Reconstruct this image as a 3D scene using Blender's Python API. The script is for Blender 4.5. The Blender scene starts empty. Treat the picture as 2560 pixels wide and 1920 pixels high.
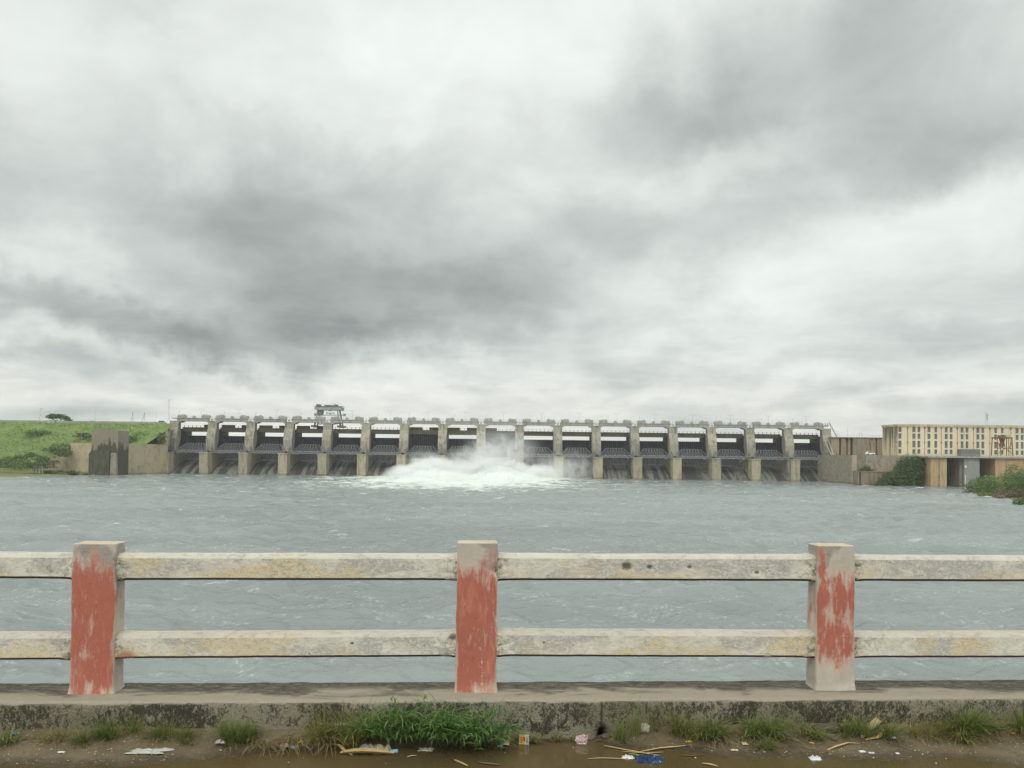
import bpy, math, random
import numpy as np
from mathutils import Vector, Matrix, noise as mnoise
random.seed(7)
sc = bpy.context.scene
COL = sc.collection
PI = math.pi
R = math.radians

# ------------------------------------------------------------------ camera
F = 1920.0            # focal length in pixels of the 2560 px wide photograph
CX, CY = 1280.0, 1108.0   # principal point (the photograph is a little cropped)
PITCH, ROLL = R(1.0), R(0.70)
CZ = 1.55             # eye height over the road verge
WZ = CZ - 10.0        # river level
cam = bpy.data.cameras.new('camera'); camo = bpy.data.objects.new('camera', cam); COL.objects.link(camo)
cam.sensor_width = 36; cam.lens = 36 * F / 2560
cam.shift_y = (CY - 960) / 2560
cam.clip_start = 0.05; cam.clip_end = 12000
camo.matrix_world = Matrix.Translation((0, 0, CZ)) @ Matrix.Rotation(PI/2 + PITCH, 4, 'X') @ Matrix.Rotation(ROLL, 4, 'Z')
sc.camera = camo

def ray(px, py):
    dx, dy = px - CX, py - CY
    ux = dx*math.cos(ROLL) + dy*math.sin(ROLL)
    up = -(-dx*math.sin(ROLL) + dy*math.cos(ROLL))
    return Vector((ux, F*math.cos(PITCH) - up*math.sin(PITCH), F*math.sin(PITCH) + up*math.cos(PITCH)))
def P(px, py, Y):                 # the point at depth Y that the photograph shows at px, py
    r = ray(px, py); return Vector((r.x*Y/r.y, Y, CZ + r.z*Y/r.y))
def G(px, py, z=0.0):             # the same on the horizontal plane z
    r = ray(px, py); t = (z - CZ)/r.z; return Vector((r.x*t, r.y*t, z))

# ------------------------------------------------------------------ view, sky, sun
sc.view_settings.view_transform = 'Standard'; sc.view_settings.look = 'None'
sc.view_settings.exposure = 0.08; sc.view_settings.gamma = 1.0
SUN_EL, SUN_AZ = R(52), R(190)    # behind the camera and high, veiled by cloud

class NT:                          # small helper to write node trees
    def __init__(s, tree): s.t = tree; s.n = tree.nodes; s.l = tree.links
    def new(s, typ, **kw):
        n = s.n.new(typ)
        for k, v in kw.items(): setattr(n, k, v)
        return n
    def put(s, sock, v):
        if isinstance(v, bpy.types.NodeSocket): s.l.new(v, sock)
        elif isinstance(v, (int, float)) and sock.type in ('RGBA',): sock.default_value = (v, v, v, 1)
        elif isinstance(v, (tuple, list)) and sock.type == 'RGBA' and len(v) == 3: sock.default_value = (*v, 1)
        else: sock.default_value = v
    def m(s, op, a, b=0.0, c=0.0, clamp=False):
        n = s.new('ShaderNodeMath', operation=op, use_clamp=clamp)
        s.put(n.inputs[0], a); s.put(n.inputs[1], b); s.put(n.inputs[2], c); return n.outputs[0]
    def vm(s, op, a, b=(0, 0, 0)):
        n = s.new('ShaderNodeVectorMath', operation=op); s.put(n.inputs[0], a)
        if op == 'SCALE': s.put(n.inputs[3], b)
        else: s.put(n.inputs[1], b)
        return n.outputs[0]
    def xyz(s, v):
        n = s.new('ShaderNodeSeparateXYZ'); s.put(n.inputs[0], v); return n.outputs
    def vec(s, x, y, z):
        n = s.new('ShaderNodeCombineXYZ')
        for i, v in enumerate((x, y, z)): s.put(n.inputs[i], v)
        return n.outputs[0]
    def noise(s, v, scale=1, detail=4, rough=0.55, dist=0.0, color=False):
        n = s.new('ShaderNodeTexNoise'); s.put(n.inputs['Vector'], v)
        n.inputs['Scale'].default_value = scale; n.inputs['Detail'].default_value = detail
        n.inputs['Roughness'].default_value = rough; n.inputs['Distortion'].default_value = dist
        return n.outputs['Color' if color else 'Fac']
    def voro(s, v, scale=1, feature='F1', out='Distance', rnd=1.0):
        n = s.new('ShaderNodeTexVoronoi', feature=feature); s.put(n.inputs['Vector'], v)
        n.inputs['Scale'].default_value = scale
        if 'Randomness' in n.inputs: n.inputs['Randomness'].default_value = rnd
        return n.outputs[out]
    def ss(s, v, a, b, lo=0.0, hi=1.0):      # smooth step a..b -> lo..hi
        n = s.new('ShaderNodeMapRange', interpolation_type='SMOOTHSTEP')
        s.put(n.inputs[0], v)
        for i, q in enumerate((a, b, lo, hi)): s.put(n.inputs[i+1], q)
        return n.outputs[0]
    def mix(s, f, a, b, mode='MIX'):
        n = s.new('ShaderNodeMix', data_type='RGBA', blend_type=mode)
        s.put(n.inputs[0], f); s.put(n.inputs[6], a); s.put(n.inputs[7], b); return n.outputs[2]
    def bump(s, h, strength=0.5, dist=0.01, normal=None):
        n = s.new('ShaderNodeBump'); s.put(n.inputs['Height'], h)
        n.inputs['Strength'].default_value = strength; n.inputs['Distance'].default_value = dist
        if normal is not None: s.put(n.inputs['Normal'], normal)
        return n.outputs[0]

world = bpy.data.worlds.new('World'); sc.world = world; world.use_nodes = True
W = NT(world.node_tree); W.n.clear()
gd = W.new('ShaderNodeTexCoord').outputs['Generated']
x, y, z = W.xyz(gd)
az = W.m('ARCTAN2', x, y); el = W.m('ARCSINE', z)
warp = W.vm('SCALE', W.vm('SUBTRACT', W.noise(gd, 5.0, 8, 0.62, color=True), (0.5, 0.5, 0.5)), 0.17)
ae = W.vm('ADD', W.vec(az, el, 0.0), warp)
ae = W.vm('MULTIPLY', ae, (1, 1, 0))
def azel(px, py):
    r = ray(px, py).normalized(); return math.atan2(r.x, r.y), math.asin(r.z)
CL = [ # px, py, rx, ry, tilt (deg, + falls to the right), brightness
 (780,110,620,300,0,.07),(1440,60,520,300,-10,.11),(60,60,380,260,0,.07),(350,110,190,260,10,-.055),(650,70,140,170,30,-.035),
 (870,250,420,150,33,.04),(1015,330,90,70,-30,.035),(60,330,260,190,0,-.02),(300,560,520,210,5,-.075),(540,430,420,230,20,-.045),
 (900,630,640,280,4,-.14),(960,760,640,130,2,-.11),(560,600,420,200,5,-.06),(700,760,420,90,6,-.05),(1280,735,360,130,-2,-.055),(130,655,300,80,12,.065),(520,670,230,90,15,.05),
 (270,770,540,75,9,-.18),(760,835,560,75,3,-.13),(1050,835,360,45,0,-.04),(70,800,240,50,5,.035),(170,900,260,70,8,-.12),
 (560,865,260,75,5,-.07),(20,890,90,35,5,.08),(310,945,520,30,2,.035),(540,915,240,26,6,.05),(800,960,360,22,3,.05),(160,1020,420,34,0,-.05),
 (2020,210,520,250,0,-.12),(1700,320,300,130,-15,-.08),(2330,150,420,280,0,-.06),(2150,450,560,130,-12,-.10),(2500,400,330,120,-8,-.09),
 (1660,150,90,160,0,-.07),(1860,400,250,70,-20,.06),(1500,580,240,100,8,-.085),(1340,380,150,110,0,-.045),(1330,690,260,130,-5,-.06),
 (1750,560,300,80,-15,-.03),(2120,660,620,190,-10,.045),(2430,560,330,120,-10,.03),(1750,790,560,60,6,-.03),(1750,905,640,48,3,-.05),(2450,840,330,50,4,-.055),
 (2250,1010,620,45,0,-.06),(1560,975,560,30,3,.045),(1330,850,250,40,0,-.035),(1900,700,400,60,-6,.02),(1280,1010,600,30,0,.02),
]
acc = None
for px, py, rx, ry, rot, amp in CL:
    a, e = azel(px, py)
    mp = W.new('ShaderNodeMapping', vector_type='TEXTURE'); W.put(mp.inputs['Vector'], ae)
    mp.inputs['Location'].default_value = (a, e, 0)
    mp.inputs['Rotation'].default_value = (0, 0, -R(rot))
    mp.inputs['Scale'].default_value = (rx/F*1.12, ry/F*1.12, 1)
    g = W.new('ShaderNodeTexGradient', gradient_type='QUADRATIC_SPHERE'); W.put(g.inputs[0], mp.outputs[0])
    v = W.ss(W.m('POWER', g.outputs['Fac'], 0.62), 0.0, 0.75)
    acc = W.m('MULTIPLY_ADD', v, amp*0.80, acc if acc is not None else 0.878)
den = W.m('ADD', W.m('MAXIMUM', z, 0.0), 0.24)
cp = W.vec(W.m('DIVIDE', x, den), W.m('DIVIDE', y, den), 0.0)
n1 = W.noise(W.vm('MULTIPLY', cp, (1.1, 0.9, 1)), 1.9, 10, 0.56, 0.5)
n2 = W.noise(W.vm('MULTIPLY', cp, (0.8, 1.1, 1)), 4.6, 10, 0.58, 0.7)
n3 = W.noise(W.vm('MULTIPLY', gd, (1, 1, 1.5)), 6.5, 10, 0.58, 0.6)
val = W.m('MULTIPLY_ADD', W.m('SUBTRACT', n1, 0.5), 0.20, acc)
val = W.m('MULTIPLY_ADD', W.m('SUBTRACT', n2, 0.5), 0.09, val)
val = W.m('MULTIPLY_ADD', W.m('SUBTRACT', n3, 0.5), 0.16, val)
n4 = W.noise(W.vec(W.m('MULTIPLY', az, 3.2), W.m('MULTIPLY', el, 17.0), 0.0), 1.6, 8, 0.6, 0.5)
val = W.m('MULTIPLY_ADD', W.m('MULTIPLY', W.m('SUBTRACT', n4, 0.5), W.ss(z, 0.30, 0.06)), 0.30, val)
val = W.m('SUBTRACT', val, W.m('MULTIPLY', W.m('MAXIMUM', W.m('SUBTRACT', val, 0.90), 0.0), 0.30))
val = W.m('MINIMUM', W.m('MAXIMUM', val, 0.5), 1.0)
lin = W.m('POWER', val, 2.25)
tint = W.mix(W.ss(val, 0.62, 0.93), (0.915, 0.99, 0.965), (0.95, 1.0, 0.962))
tint = W.mix(W.m('MULTIPLY', W.ss(z, 0.16, 0.02), W.ss(val, 0.78, 0.92)), tint, (0.99, 0.99, 0.93))
cloud = W.vm('SCALE', tint, W.m('MULTIPLY', W.m('MULTIPLY', lin, 9.9), W.ss(z, 0.52, 0.95, 1.0, 2.1)))   # an overcast sky is brightest overhead
sky = W.new('ShaderNodeTexSky', sky_type='NISHITA'); sky.sun_disc = False
sky.sun_elevation = SUN_EL; sky.sun_rotation = SUN_AZ
fin = W.mix(0.985, sky.outputs[0], cloud)
bg = W.new('ShaderNodeBackground'); W.put(bg.inputs[0], fin); bg.inputs[1].default_value = 0.1
wo = W.new('ShaderNodeOutputWorld'); W.l.new(bg.outputs[0], wo.inputs[0])
world.cycles.sampling_method = 'MANUAL'; world.cycles.sample_map_resolution = 512

sl = bpy.data.lights.new('sun', 'SUN'); sl.energy = 1.2; sl.angle = R(25); sl.color = (1, .97, .92)
so = bpy.data.objects.new('sun', sl); COL.objects.link(so)
sd = Vector((math.sin(SUN_AZ)*math.cos(SUN_EL), math.cos(SUN_AZ)*math.cos(SUN_EL), math.sin(SUN_EL)))
so.rotation_euler = sd.to_track_quat('Z', 'Y').to_euler()

# ------------------------------------------------------------------ materials
def mat(name):
    m = bpy.data.materials.new(name); m.use_nodes = True
    t = NT(m.node_tree); t.b = t.n['Principled BSDF']; t.mt = m
    t.pos = t.new('ShaderNodeNewGeometry').outputs['Position']
    return t
def fin_mat(t, color, rough=0.8, normal=None, metal=0.0, spec=None, **kw):
    t.put(t.b.inputs['Base Color'], color); t.put(t.b.inputs['Roughness'], rough)
    t.put(t.b.inputs['Metallic'], metal)
    if spec is not None: t.put(t.b.inputs['Specular IOR Level'], spec)
    if normal is not None: t.put(t.b.inputs['Normal'], normal)
    return t.mt
def plain(name, c, rough=0.7, var=0.25, scale=3.0, metal=0.0, streak=False, spec=None, bump=0.0):
    t = mat(name); p = t.pos
    if streak: p = t.vm('MULTIPLY', p, (1, 1, 0.12))
    n = t.noise(p, scale, 6, 0.6)
    col = t.mix(t.ss(n, 0.3, 0.7), tuple(v*(1-var) for v in c), tuple(min(1, v*(1+var)) for v in c))
    return fin_mat(t, col, rough, t.bump(n, bump, 0.02) if bump else None, metal, spec)

def mat_dam_concrete(name, base, dark, stain=0.5, sc1=0.35, warm=None, courses=0.0, zs=0.17, ys=1.0):
    """weathered far concrete: vertical run-off streaks, patches, faint casting lines"""
    t = mat(name); p = t.pos
    st = t.noise(t.vm('MULTIPLY', p, (1, ys, zs)), 0.9, 7, 0.68, 0.6)
    st2 = t.noise(t.vm('MULTIPLY', p, (1, ys, 0.09)), 2.6, 6, 0.7, 0.4)
    pa = t.noise(p, sc1, 6, 0.6)
    c = t.mix(t.ss(pa, 0.35, 0.7), base, warm or tuple(v*1.15 for v in base))
    c = t.mix(t.m('MULTIPLY', t.ss(st, 0.49, 0.62), stain), c, dark)
    c = t.mix(t.m('MULTIPLY', t.ss(t.noise(p, 1.7, 7, 0.7), 0.52, 0.66), stain*0.6), c, dark)
    c = t.mix(t.m('MULTIPLY', t.ss(st2, 0.55, 0.75), stain*0.6), c, dark)
    zz = t.xyz(p)[2]
    if courses:
        w = t.m('FRACT', t.m('DIVIDE', zz, 1.5))
        ln = t.m('MULTIPLY', t.ss(w, 0.0, 0.09, 1.0, 0.0), courses)
        c = t.mix(ln, c, dark)
    wl = t.ss(t.m('ADD', zz, t.m('MULTIPLY', pa, 1.4)), WZ+0.7, WZ+2.2, 0.75, 0.0)   # damp tide band
    c = t.mix(wl, c, (0.06, 0.055, 0.035))
    rnd_ = t.new('ShaderNodeObjectInfo').outputs['Random']
    c = t.mix(1.0, c, t.mix(rnd_, (.84, .85, .87), (1.10, 1.08, 1.03)), 'MULTIPLY')
    return fin_mat(t, c, 0.9, t.bump(pa, 0.5, 0.15))

M = {}
M['pier'] = mat_dam_concrete('pier concrete', (0.40, 0.355, 0.255), (0.15, 0.13, 0.10), 0.55, courses=0.3)
M['pier_rough'] = mat_dam_concrete('upper pier concrete', (0.36, 0.335, 0.265), (0.13, 0.115, 0.09), 0.65)
M['pier_dark'] = mat_dam_concrete('shade dark concrete', (0.075, 0.074, 0.068), (0.03, 0.03, 0.03), 0.6)  # shade under the beam and in the dark openings put into the colour
M['deck'] = mat_dam_concrete('deck concrete', (0.37, 0.365, 0.335), (0.18, 0.165, 0.14), 0.5)
M['beam'] = mat_dam_concrete('crane beam concrete', (0.25, 0.225, 0.165), (0.12, 0.10, 0.07), 0.45)
M['wall'] = mat_dam_concrete('training wall concrete', (0.43, 0.375, 0.265), (0.19, 0.165, 0.125), 0.42, 0.16, (0.53, 0.43, 0.28), zs=.4, ys=.3)
M['wall_pale'] = mat_dam_concrete('pale training wall concrete', (0.60, 0.53, 0.38), (0.30, 0.26, 0.19), 0.45, 0.2, (0.66, 0.57, 0.40), zs=.4, ys=.2)
M['wall_grey'] = mat_dam_concrete('grey brown rubble wall', (0.29, 0.26, 0.205), (0.13, 0.12, 0.09), 0.7, 0.3, zs=.6)
M['wall_brown'] = mat_dam_concrete('brown streaked wall', (0.33, 0.24, 0.16), (0.09, 0.065, 0.045), 0.8, 0.12, (0.30, 0.26, 0.20))
M['wall_black'] = mat_dam_concrete('black stained and recess wall', (0.075, 0.075, 0.05), (0.03, 0.03, 0.025), 0.7, 0.5, (0.10, 0.095, 0.06))
M['orange'] = mat_dam_concrete('orange stained concrete', (0.46, 0.30, 0.16), (0.24, 0.18, 0.13), 0.45, 0.25, (0.48, 0.37, 0.23), courses=0.25)
M['greyblock'] = mat_dam_concrete('grey concrete blockwork', (0.30, 0.30, 0.265), (0.20, 0.20, 0.18), 0.5, 0.4, courses=0.3)
M['gate'] = plain('dark gate steel', (0.055, 0.064, 0.074), 0.6, 0.45, 1.2, streak=True)
M['truss'] = plain('grey painted steel', (0.16, 0.168, 0.178), 0.6, 0.3, 1.5)
M['truss_l'] = plain('light grey walkway steel', (0.36, 0.35, 0.34), 0.6, 0.25, 1.5)
M['rust'] = plain('rusty steel', (0.20, 0.11, 0.05), 0.8, 0.4, 1.0)
M['hoist'] = plain('pale grey hoist cover', (0.40, 0.40, 0.365), 0.7, 0.2, 0.8, streak=True)
M['cranesteel'] = plain('crane steel', (0.30, 0.33, 0.34), 0.55, 0.2, 0.8)
M['white'] = plain('white paint', (0.78, 0.78, 0.75), 0.6, 0.06)
M['black'] = plain('black paint', (0.03, 0.03, 0.03), 0.6, 0.2)
M['lamp'] = plain('galvanised pole', (0.33, 0.34, 0.35), 0.5, 0.15)
t = mat('grey louvred window'); rw_ = t.new('ShaderNodeObjectInfo').outputs['Random']
M['glass_dark'] = fin_mat(t, t.mix(t.noise(t.pos, .9, 4), t.mix(rw_, (.10, .105, .10), (.22, .22, .19)), t.mix(rw_, (.20, .19, .16), (.15, .16, .15))), .35)
M['rubble'] = plain('grey rubble', (0.25, 0.24, 0.20), 0.9, 0.4, 0.8)

# spillway glacis: black algae with pale worn chutes
t = mat('spillway'); p = t.pos
a = t.noise(t.vm('MULTIPLY', p, (1, 0.05, 0.05)), 0.42, 3, 0.6, 0.3)
b_ = t.noise(t.vm('MULTIPLY', p, (1, 0.15, 0.15)), 1.6, 5, 0.6)
c = t.mix(t.ss(t.m('ADD', a, t.m('MULTIPLY', b_, 0.22)), 0.585, 0.65), (0.036, 0.036, 0.033), (0.165, 0.16, 0.135))
c = t.mix(t.ss(t.noise(p, 0.5, 5), 0.5, 0.7), c, (0.06, 0.055, 0.04))
M['spill'] = fin_mat(t, c, 0.6, t.bump(b_, 0.4, 0.1))

# powerhouse plaster: cream with rain stains
t = mat('cream plaster'); p = t.pos
st = t.noise(t.vm('MULTIPLY', p, (1, 1, 0.05)), 0.9, 6, 0.65); pa = t.noise(p, 0.15, 6, 0.6)
c = t.mix(t.ss(pa, 0.35, 0.7), (0.68, 0.60, 0.41), (0.74, 0.66, 0.47))
top = t.ss(t.xyz(p)[2], CZ+6, CZ+15.5)
c = t.mix(t.m('MULTIPLY', t.ss(t.m('MULTIPLY_ADD', top, 0.10, st), 0.54, 0.72), 0.45), c, (0.25, 0.19, 0.11))
M['cream'] = fin_mat(t, c, 0.9)
t = mat('stained cream plaster'); p = t.pos
st = t.noise(t.vm('MULTIPLY', p, (1, 1, 0.04)), 0.75, 5, 0.65)
c = t.mix(t.m('MULTIPLY', t.ss(t.m('MULTIPLY_ADD', t.ss(t.xyz(p)[2], CZ+2, CZ+15.5), 0.17, st), 0.50, 0.66), 0.85), (0.66, 0.58, 0.40), (0.14, 0.12, 0.095))
M['cream_side'] = fin_mat(t, c, 0.9)
t = mat('green grey roof'); M['roof'] = fin_mat(t, (0.20, 0.20, 0.14), 0.9)

# foliage
def leafmat(name, a, b, c3=None, scale=0.8, trans=0.25):
    t = mat(name)
    n = t.noise(t.pos, scale, 3, 0.6)
    rnd = t.new('ShaderNodeObjectInfo').outputs['Random']
    isl = t.new('ShaderNodeNewGeometry').outputs['Random Per Island']
    c = t.mix(t.ss(n, 0.3, 0.7), a, b)
    c = t.mix(t.m('MULTIPLY', isl, 0.5), c, c3 or tuple(v*1.5 for v in b))
    t.put(t.b.inputs['Base Color'], c); t.put(t.b.inputs['Roughness'], 0.6)
    tr = t.new('ShaderNodeBsdfTranslucent'); t.put(tr.inputs[0], c)
    mx = t.new('ShaderNodeMixShader'); mx.inputs[0].default_value = trans
    t.l.new(t.b.outputs[0], mx.inputs[1]); t.l.new(tr.outputs[0], mx.inputs[2])
    t.l.new(mx.outputs[0], t.n['Material Output'].inputs[0])
    return t.mt
M['leaf_dark'] = leafmat('dark foliage', (0.055, 0.095, 0.028), (0.105, 0.16, 0.045), (0.20, 0.24, 0.09), 0.35)
M['leaf_mid'] = leafmat('mid green foliage', (0.07, 0.12, 0.03), (0.12, 0.19, 0.05), (0.19, 0.25, 0.08), 0.3)
M['leaf_bright'] = leafmat('bright green foliage', (0.095, 0.18, 0.04), (0.15, 0.26, 0.06), (0.24, 0.34, 0.1), 0.3)
M['leaf_olive'] = leafmat('olive grass foliage', (0.13, 0.15, 0.045), (0.19, 0.20, 0.06), (0.24, 0.22, 0.1), 0.3)
M['leaf_red'] = leafmat('reddish brown scrub', (0.16, 0.125, 0.075), (0.20, 0.17, 0.10), (0.25, 0.21, 0.13), 0.3)
M['bark'] = plain('bark', (0.10, 0.08, 0.06), 0.95, 0.4, 4, streak=True)
M['blade'] = leafmat('green grass blade', (0.14, 0.20, 0.05), (0.24, 0.31, 0.09), (0.42, 0.44, 0.18), 9, .4)
M['blade_leafy'] = leafmat('broad grass leaf', (0.085, 0.20, 0.05), (0.16, 0.32, 0.08), (0.33, 0.45, 0.17), 8, .4)
M['blade_olive'] = leafmat('olive grass blade', (0.22, 0.25, 0.07), (0.34, 0.34, 0.11), (0.48, 0.42, 0.20), 9, .4)
M['blade_dry'] = leafmat('dry grass blade', (0.20, 0.155, 0.065), (0.32, 0.245, 0.11), (0.48, 0.38, 0.20), 9, .3)

# ------------------------------------------------------------------ mesh helpers
class MB:
    def __init__(s): s.v = []; s.f = []; s.mi = []; s.mats = []
    def mid(s, m):
        if m is None: return 0
        if m not in s.mats: s.mats.append(m)
        return s.mats.index(m)
    def face(s, pts, m=None):
        b = len(s.v); s.v += [tuple(p) for p in pts]; s.f.append(tuple(range(b, b+len(pts)))); s.mi.append(s.mid(m))
    def box(s, x0, x1, y0, y1, z0, z1, m=None):
        b = len(s.v)
        s.v += [(x0,y0,z0),(x1,y0,z0),(x1,y1,z0),(x0,y1,z0),(x0,y0,z1),(x1,y0,z1),(x1,y1,z1),(x0,y1,z1)]
        for f in ((0,3,2,1),(4,5,6,7),(0,1,5,4),(1,2,6,5),(2,3,7,6),(3,0,4,7)):
            s.f.append(tuple(b+i for i in f)); s.mi.append(s.mid(m))
        return s
    def prism(s, poly, lo, hi, axis='x', m=None):     # poly in the two other axes
        def pt(a, b, c):
            return (c, a, b) if axis == 'x' else ((a, c, b) if axis == 'y' else (a, b, c))
        b = len(s.v); n = len(poly)
        s.v += [pt(p[0], p[1], lo) for p in poly] + [pt(p[0], p[1], hi) for p in poly]
        s.f.append(tuple(b+i for i in range(n))[::-1]); s.mi.append(s.mid(m))
        s.f.append(tuple(b+n+i for i in range(n))); s.mi.append(s.mid(m))
        for i in range(n):
            j = (i+1) % n
            s.f.append((b+i, b+j, b+n+j, b+n+i)); s.mi.append(s.mid(m))
        return s
    def bar(s, a, b_, w, m=None, n=4):
        a, b_ = Vector(a), Vector(b_); d = b_-a
        if d.length < 1e-6: return s
        q = d.to_track_quat('Z', 'Y'); b = len(s.v)
        for e in (a, b_):
            for k in range(n):
                an = 2*PI*(k+.5)/n; s.v.append(tuple(e + q @ Vector((math.cos(an)*w*.7, math.sin(an)*w*.7, 0))))
        for k in range(n):
            j = (k+1) % n; s.f.append((b+k, b+j, b+n+j, b+n+k)); s.mi.append(s.mid(m))
        s.f.append(tuple(b+k for k in range(n))[::-1]); s.f.append(tuple(b+n+k for k in range(n)))
        s.mi += [s.mid(m)]*2
        return s
    def build(s, name, m=None, parent=None, smooth=False):
        me = bpy.data.meshes.new(name); me.from_pydata(s.v, [], s.f)
        ms = s.mats or [m]
        for q in ms: me.materials.append(q or m)
        if len(ms) > 1: me.polygons.foreach_set('material_index', s.mi)
        if smooth: me.polygons.foreach_set('use_smooth', [True]*len(me.polygons))
        me.update()
        import bmesh
        if len(s.f) < 20000:
            bm = bmesh.new(); bm.from_mesh(me); bmesh.ops.recalc_face_normals(bm, faces=bm.faces); bm.to_mesh(me); bm.free()
        o = bpy.data.objects.new(name, me); COL.objects.link(o)
        if parent: o.parent = parent
        return o
def tag(o, label=None, cat=None, group=None, kind=None):
    if label: o['label'] = label
    if cat: o['category'] = cat
    if group: o['group'] = group
    if kind: o['kind'] = kind
    return o
def empty(name, label, cat, loc=(0, 0, 0), group=None):
    o = bpy.data.objects.new(name, None); COL.objects.link(o); o.location = loc; o.empty_display_size = 0.2
    return tag(o, label, cat, group)
def grid_mesh(name, X, Y, Z, m, smooth=True, parent=None):
    ny, nx = X.shape
    v = np.stack([X, Y, Z], -1).reshape(-1, 3).astype(np.float32)
    i = np.arange(ny*nx).reshape(ny, nx)
    f = np.stack([i[:-1, :-1], i[:-1, 1:], i[1:, 1:], i[1:, :-1]], -1).reshape(-1, 4).astype(np.int32)
    me = bpy.data.meshes.new(name)
    me.vertices.add(len(v)); me.vertices.foreach_set('co', v.ravel())
    me.loops.add(f.size); me.loops.foreach_set('vertex_index', f.ravel())
    me.polygons.add(len(f)); me.polygons.foreach_set('loop_start', np.arange(0, f.size, 4, dtype=np.int32))
    me.polygons.foreach_set('loop_total', np.full(len(f), 4, dtype=np.int32))
    me.update(); me.validate()
    if smooth: me.polygons.foreach_set('use_smooth', np.ones(len(f), dtype=bool))
    me.materials.append(m)
    o = bpy.data.objects.new(name, me); COL.objects.link(o)
    if parent: o.parent = parent
    return o
rng = np.random.default_rng(3)
def fbm2(X, Y, s, seed=0, oct=4):
    r = np.random.default_rng(seed); out = np.zeros_like(X); amp = 1.0; tot = 0
    for o in range(oct):
        acc = np.zeros_like(X)
        for k in range(6):
            th = r.uniform(0, 2*PI); ph = r.uniform(0, 2*PI); q = s*(2**o)*r.uniform(.7, 1.4)
            acc += np.sin((X*math.cos(th)+Y*math.sin(th))*q + ph + 1.3*np.sin((X*math.sin(th)-Y*math.cos(th))*q*.6+ph*2))
        out += amp*acc/6; tot += amp; amp *= .55
    return out/tot

# ------------------------------------------------------------------ river
t = mat('river water'); p = t.pos
px_, py_, pz_ = t.xyz(p)
SPX, SPY = -17.0, 332.0                    # where the released water lands
warp2 = t.vm('SCALE', t.vm('SUBTRACT', t.noise(p, 0.035, 5, 0.6, color=True), (.5, .5, .5)), 70.0)
q = t.vm('ADD', p, warp2); qx, qy, qz = t.xyz(q)
ex = t.m('DIVIDE', t.m('SUBTRACT', qx, SPX), 72.0); ey = t.m('DIVIDE', t.m('SUBTRACT', qy, SPY), 185.0)
rr = t.m('SQRT', t.m('ADD', t.m('MULTIPLY', ex, ex), t.m('MULTIPLY', ey, ey)))
near = t.ss(rr, 1.05, 0.25)
fine = t.noise(t.vm('MULTIPLY', p, (0.30, 0.5, 1)), 0.55, 7, 0.68, 0.4)
fine = t.m('MULTIPLY_ADD', t.m('SUBTRACT', fine, .5), 1.7, .5)
fmask = t.ss(t.m('MULTIPLY_ADD', near, 0.60, fine), 0.66, 1.08)
# scattered whitecaps, more of them close to the dam
zone = t.m('ADD', t.ss(py_, 90.0, 330.0, 0.0, 0.075), t.ss(py_, 40.0, 110.0, -0.05, 0.0))
big = t.noise(t.vm('MULTIPLY', p, (0.02, 0.05, 1)), 1.0, 4, 0.6)
wc = t.noise(t.vm('MULTIPLY', p, (0.45, 1.0, 1)), 0.7, 5, 0.55, 0.6)
cap = t.ss(t.m('ADD', t.m('ADD', wc, zone), t.m('MULTIPLY', big, 0.16)), 0.78, 0.87)
# thin drifting streaks in the near water
sv = t.vm('MULTIPLY', p, (0.30, 0.9, 1))
s1 = t.noise(sv, 0.22, 3, 0.5, 1.2); s2 = t.noise(p, 3.5, 5, 0.7)
streak = t.m('MULTIPLY', t.m('MULTIPLY', t.ss(t.m('ABSOLUTE', t.m('SUBTRACT', s1, 0.5)), 0.045, 0.0), t.ss(s2, 0.46, 0.70)), 0.34)
foam = t.m('MAXIMUM', t.m('MAXIMUM', fmask, cap), streak, clamp=True)
murk = t.noise(t.vm('MULTIPLY', p, (0.4, 1, 1)), 0.06, 5, 0.6)
wc_ = t.mix(t.ss(murk, 0.35, 0.65), (0.175, 0.200, 0.190), (0.225, 0.252, 0.238))
wc_ = t.mix(t.m('MULTIPLY', near, 0.6), wc_, (0.34, 0.40, 0.33))
col = t.mix(foam, wc_, (0.66, 0.70, 0.65))
h = t.noise(t.vm('MULTIPLY', p, (0.55, 1, 1)), 2.4, 7, 0.66, 0.1)
h2 = t.noise(t.vm('MULTIPLY', p, (0.4, 1, 1)), 0.75, 5, 0.6, 0.0)
bm_ = t.bump(h, 0.85, 0.14, t.bump(h2, 0.7, 0.25))
rg = t.m('MULTIPLY_ADD', foam, 0.6, 0.14)
M['water'] = fin_mat(t, col, rg, bm_, spec=0.5)

def waves(X, Y, cell):
    r = np.random.default_rng(11); Z = np.zeros_like(X)
    for k in range(56):
        lam = 0.7*(14.0)**(r.random()); th = R(r.normal(78, 34)); ph = r.uniform(0, 2*PI)
        kk = 2*PI/lam; wgt = np.clip((lam/cell - 2.2)/2.0, 0, 1)
        s = np.sin((X*math.cos(th) + Y*math.sin(th))*kk + ph + 0.9*np.sin((X*math.sin(th) - Y*math.cos(th))*kk*.37 + ph*3))
        Z += wgt * min(lam, 4.5)*0.0095 * (.5+.5*s)**1.35 * 2
    return Z
u = np.linspace(-1, 1, 560)[None, :]; Yr = 22*(372/22.0)**np.linspace(0, 1, 760)[:, None]
Y = np.repeat(Yr, 560, 1); X = u*(Y*0.80 + 14)
Z = WZ + waves(X, Y, Y*0.0042) - 0.16
d = np.sqrt((X/70)**2 + ((Y-300)/55)**2); boil = np.clip(1.2-d, 0, 1)
Z += boil*(0.9*fbm2(X*.6, Y, .35, 5) + 0.25)
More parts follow.
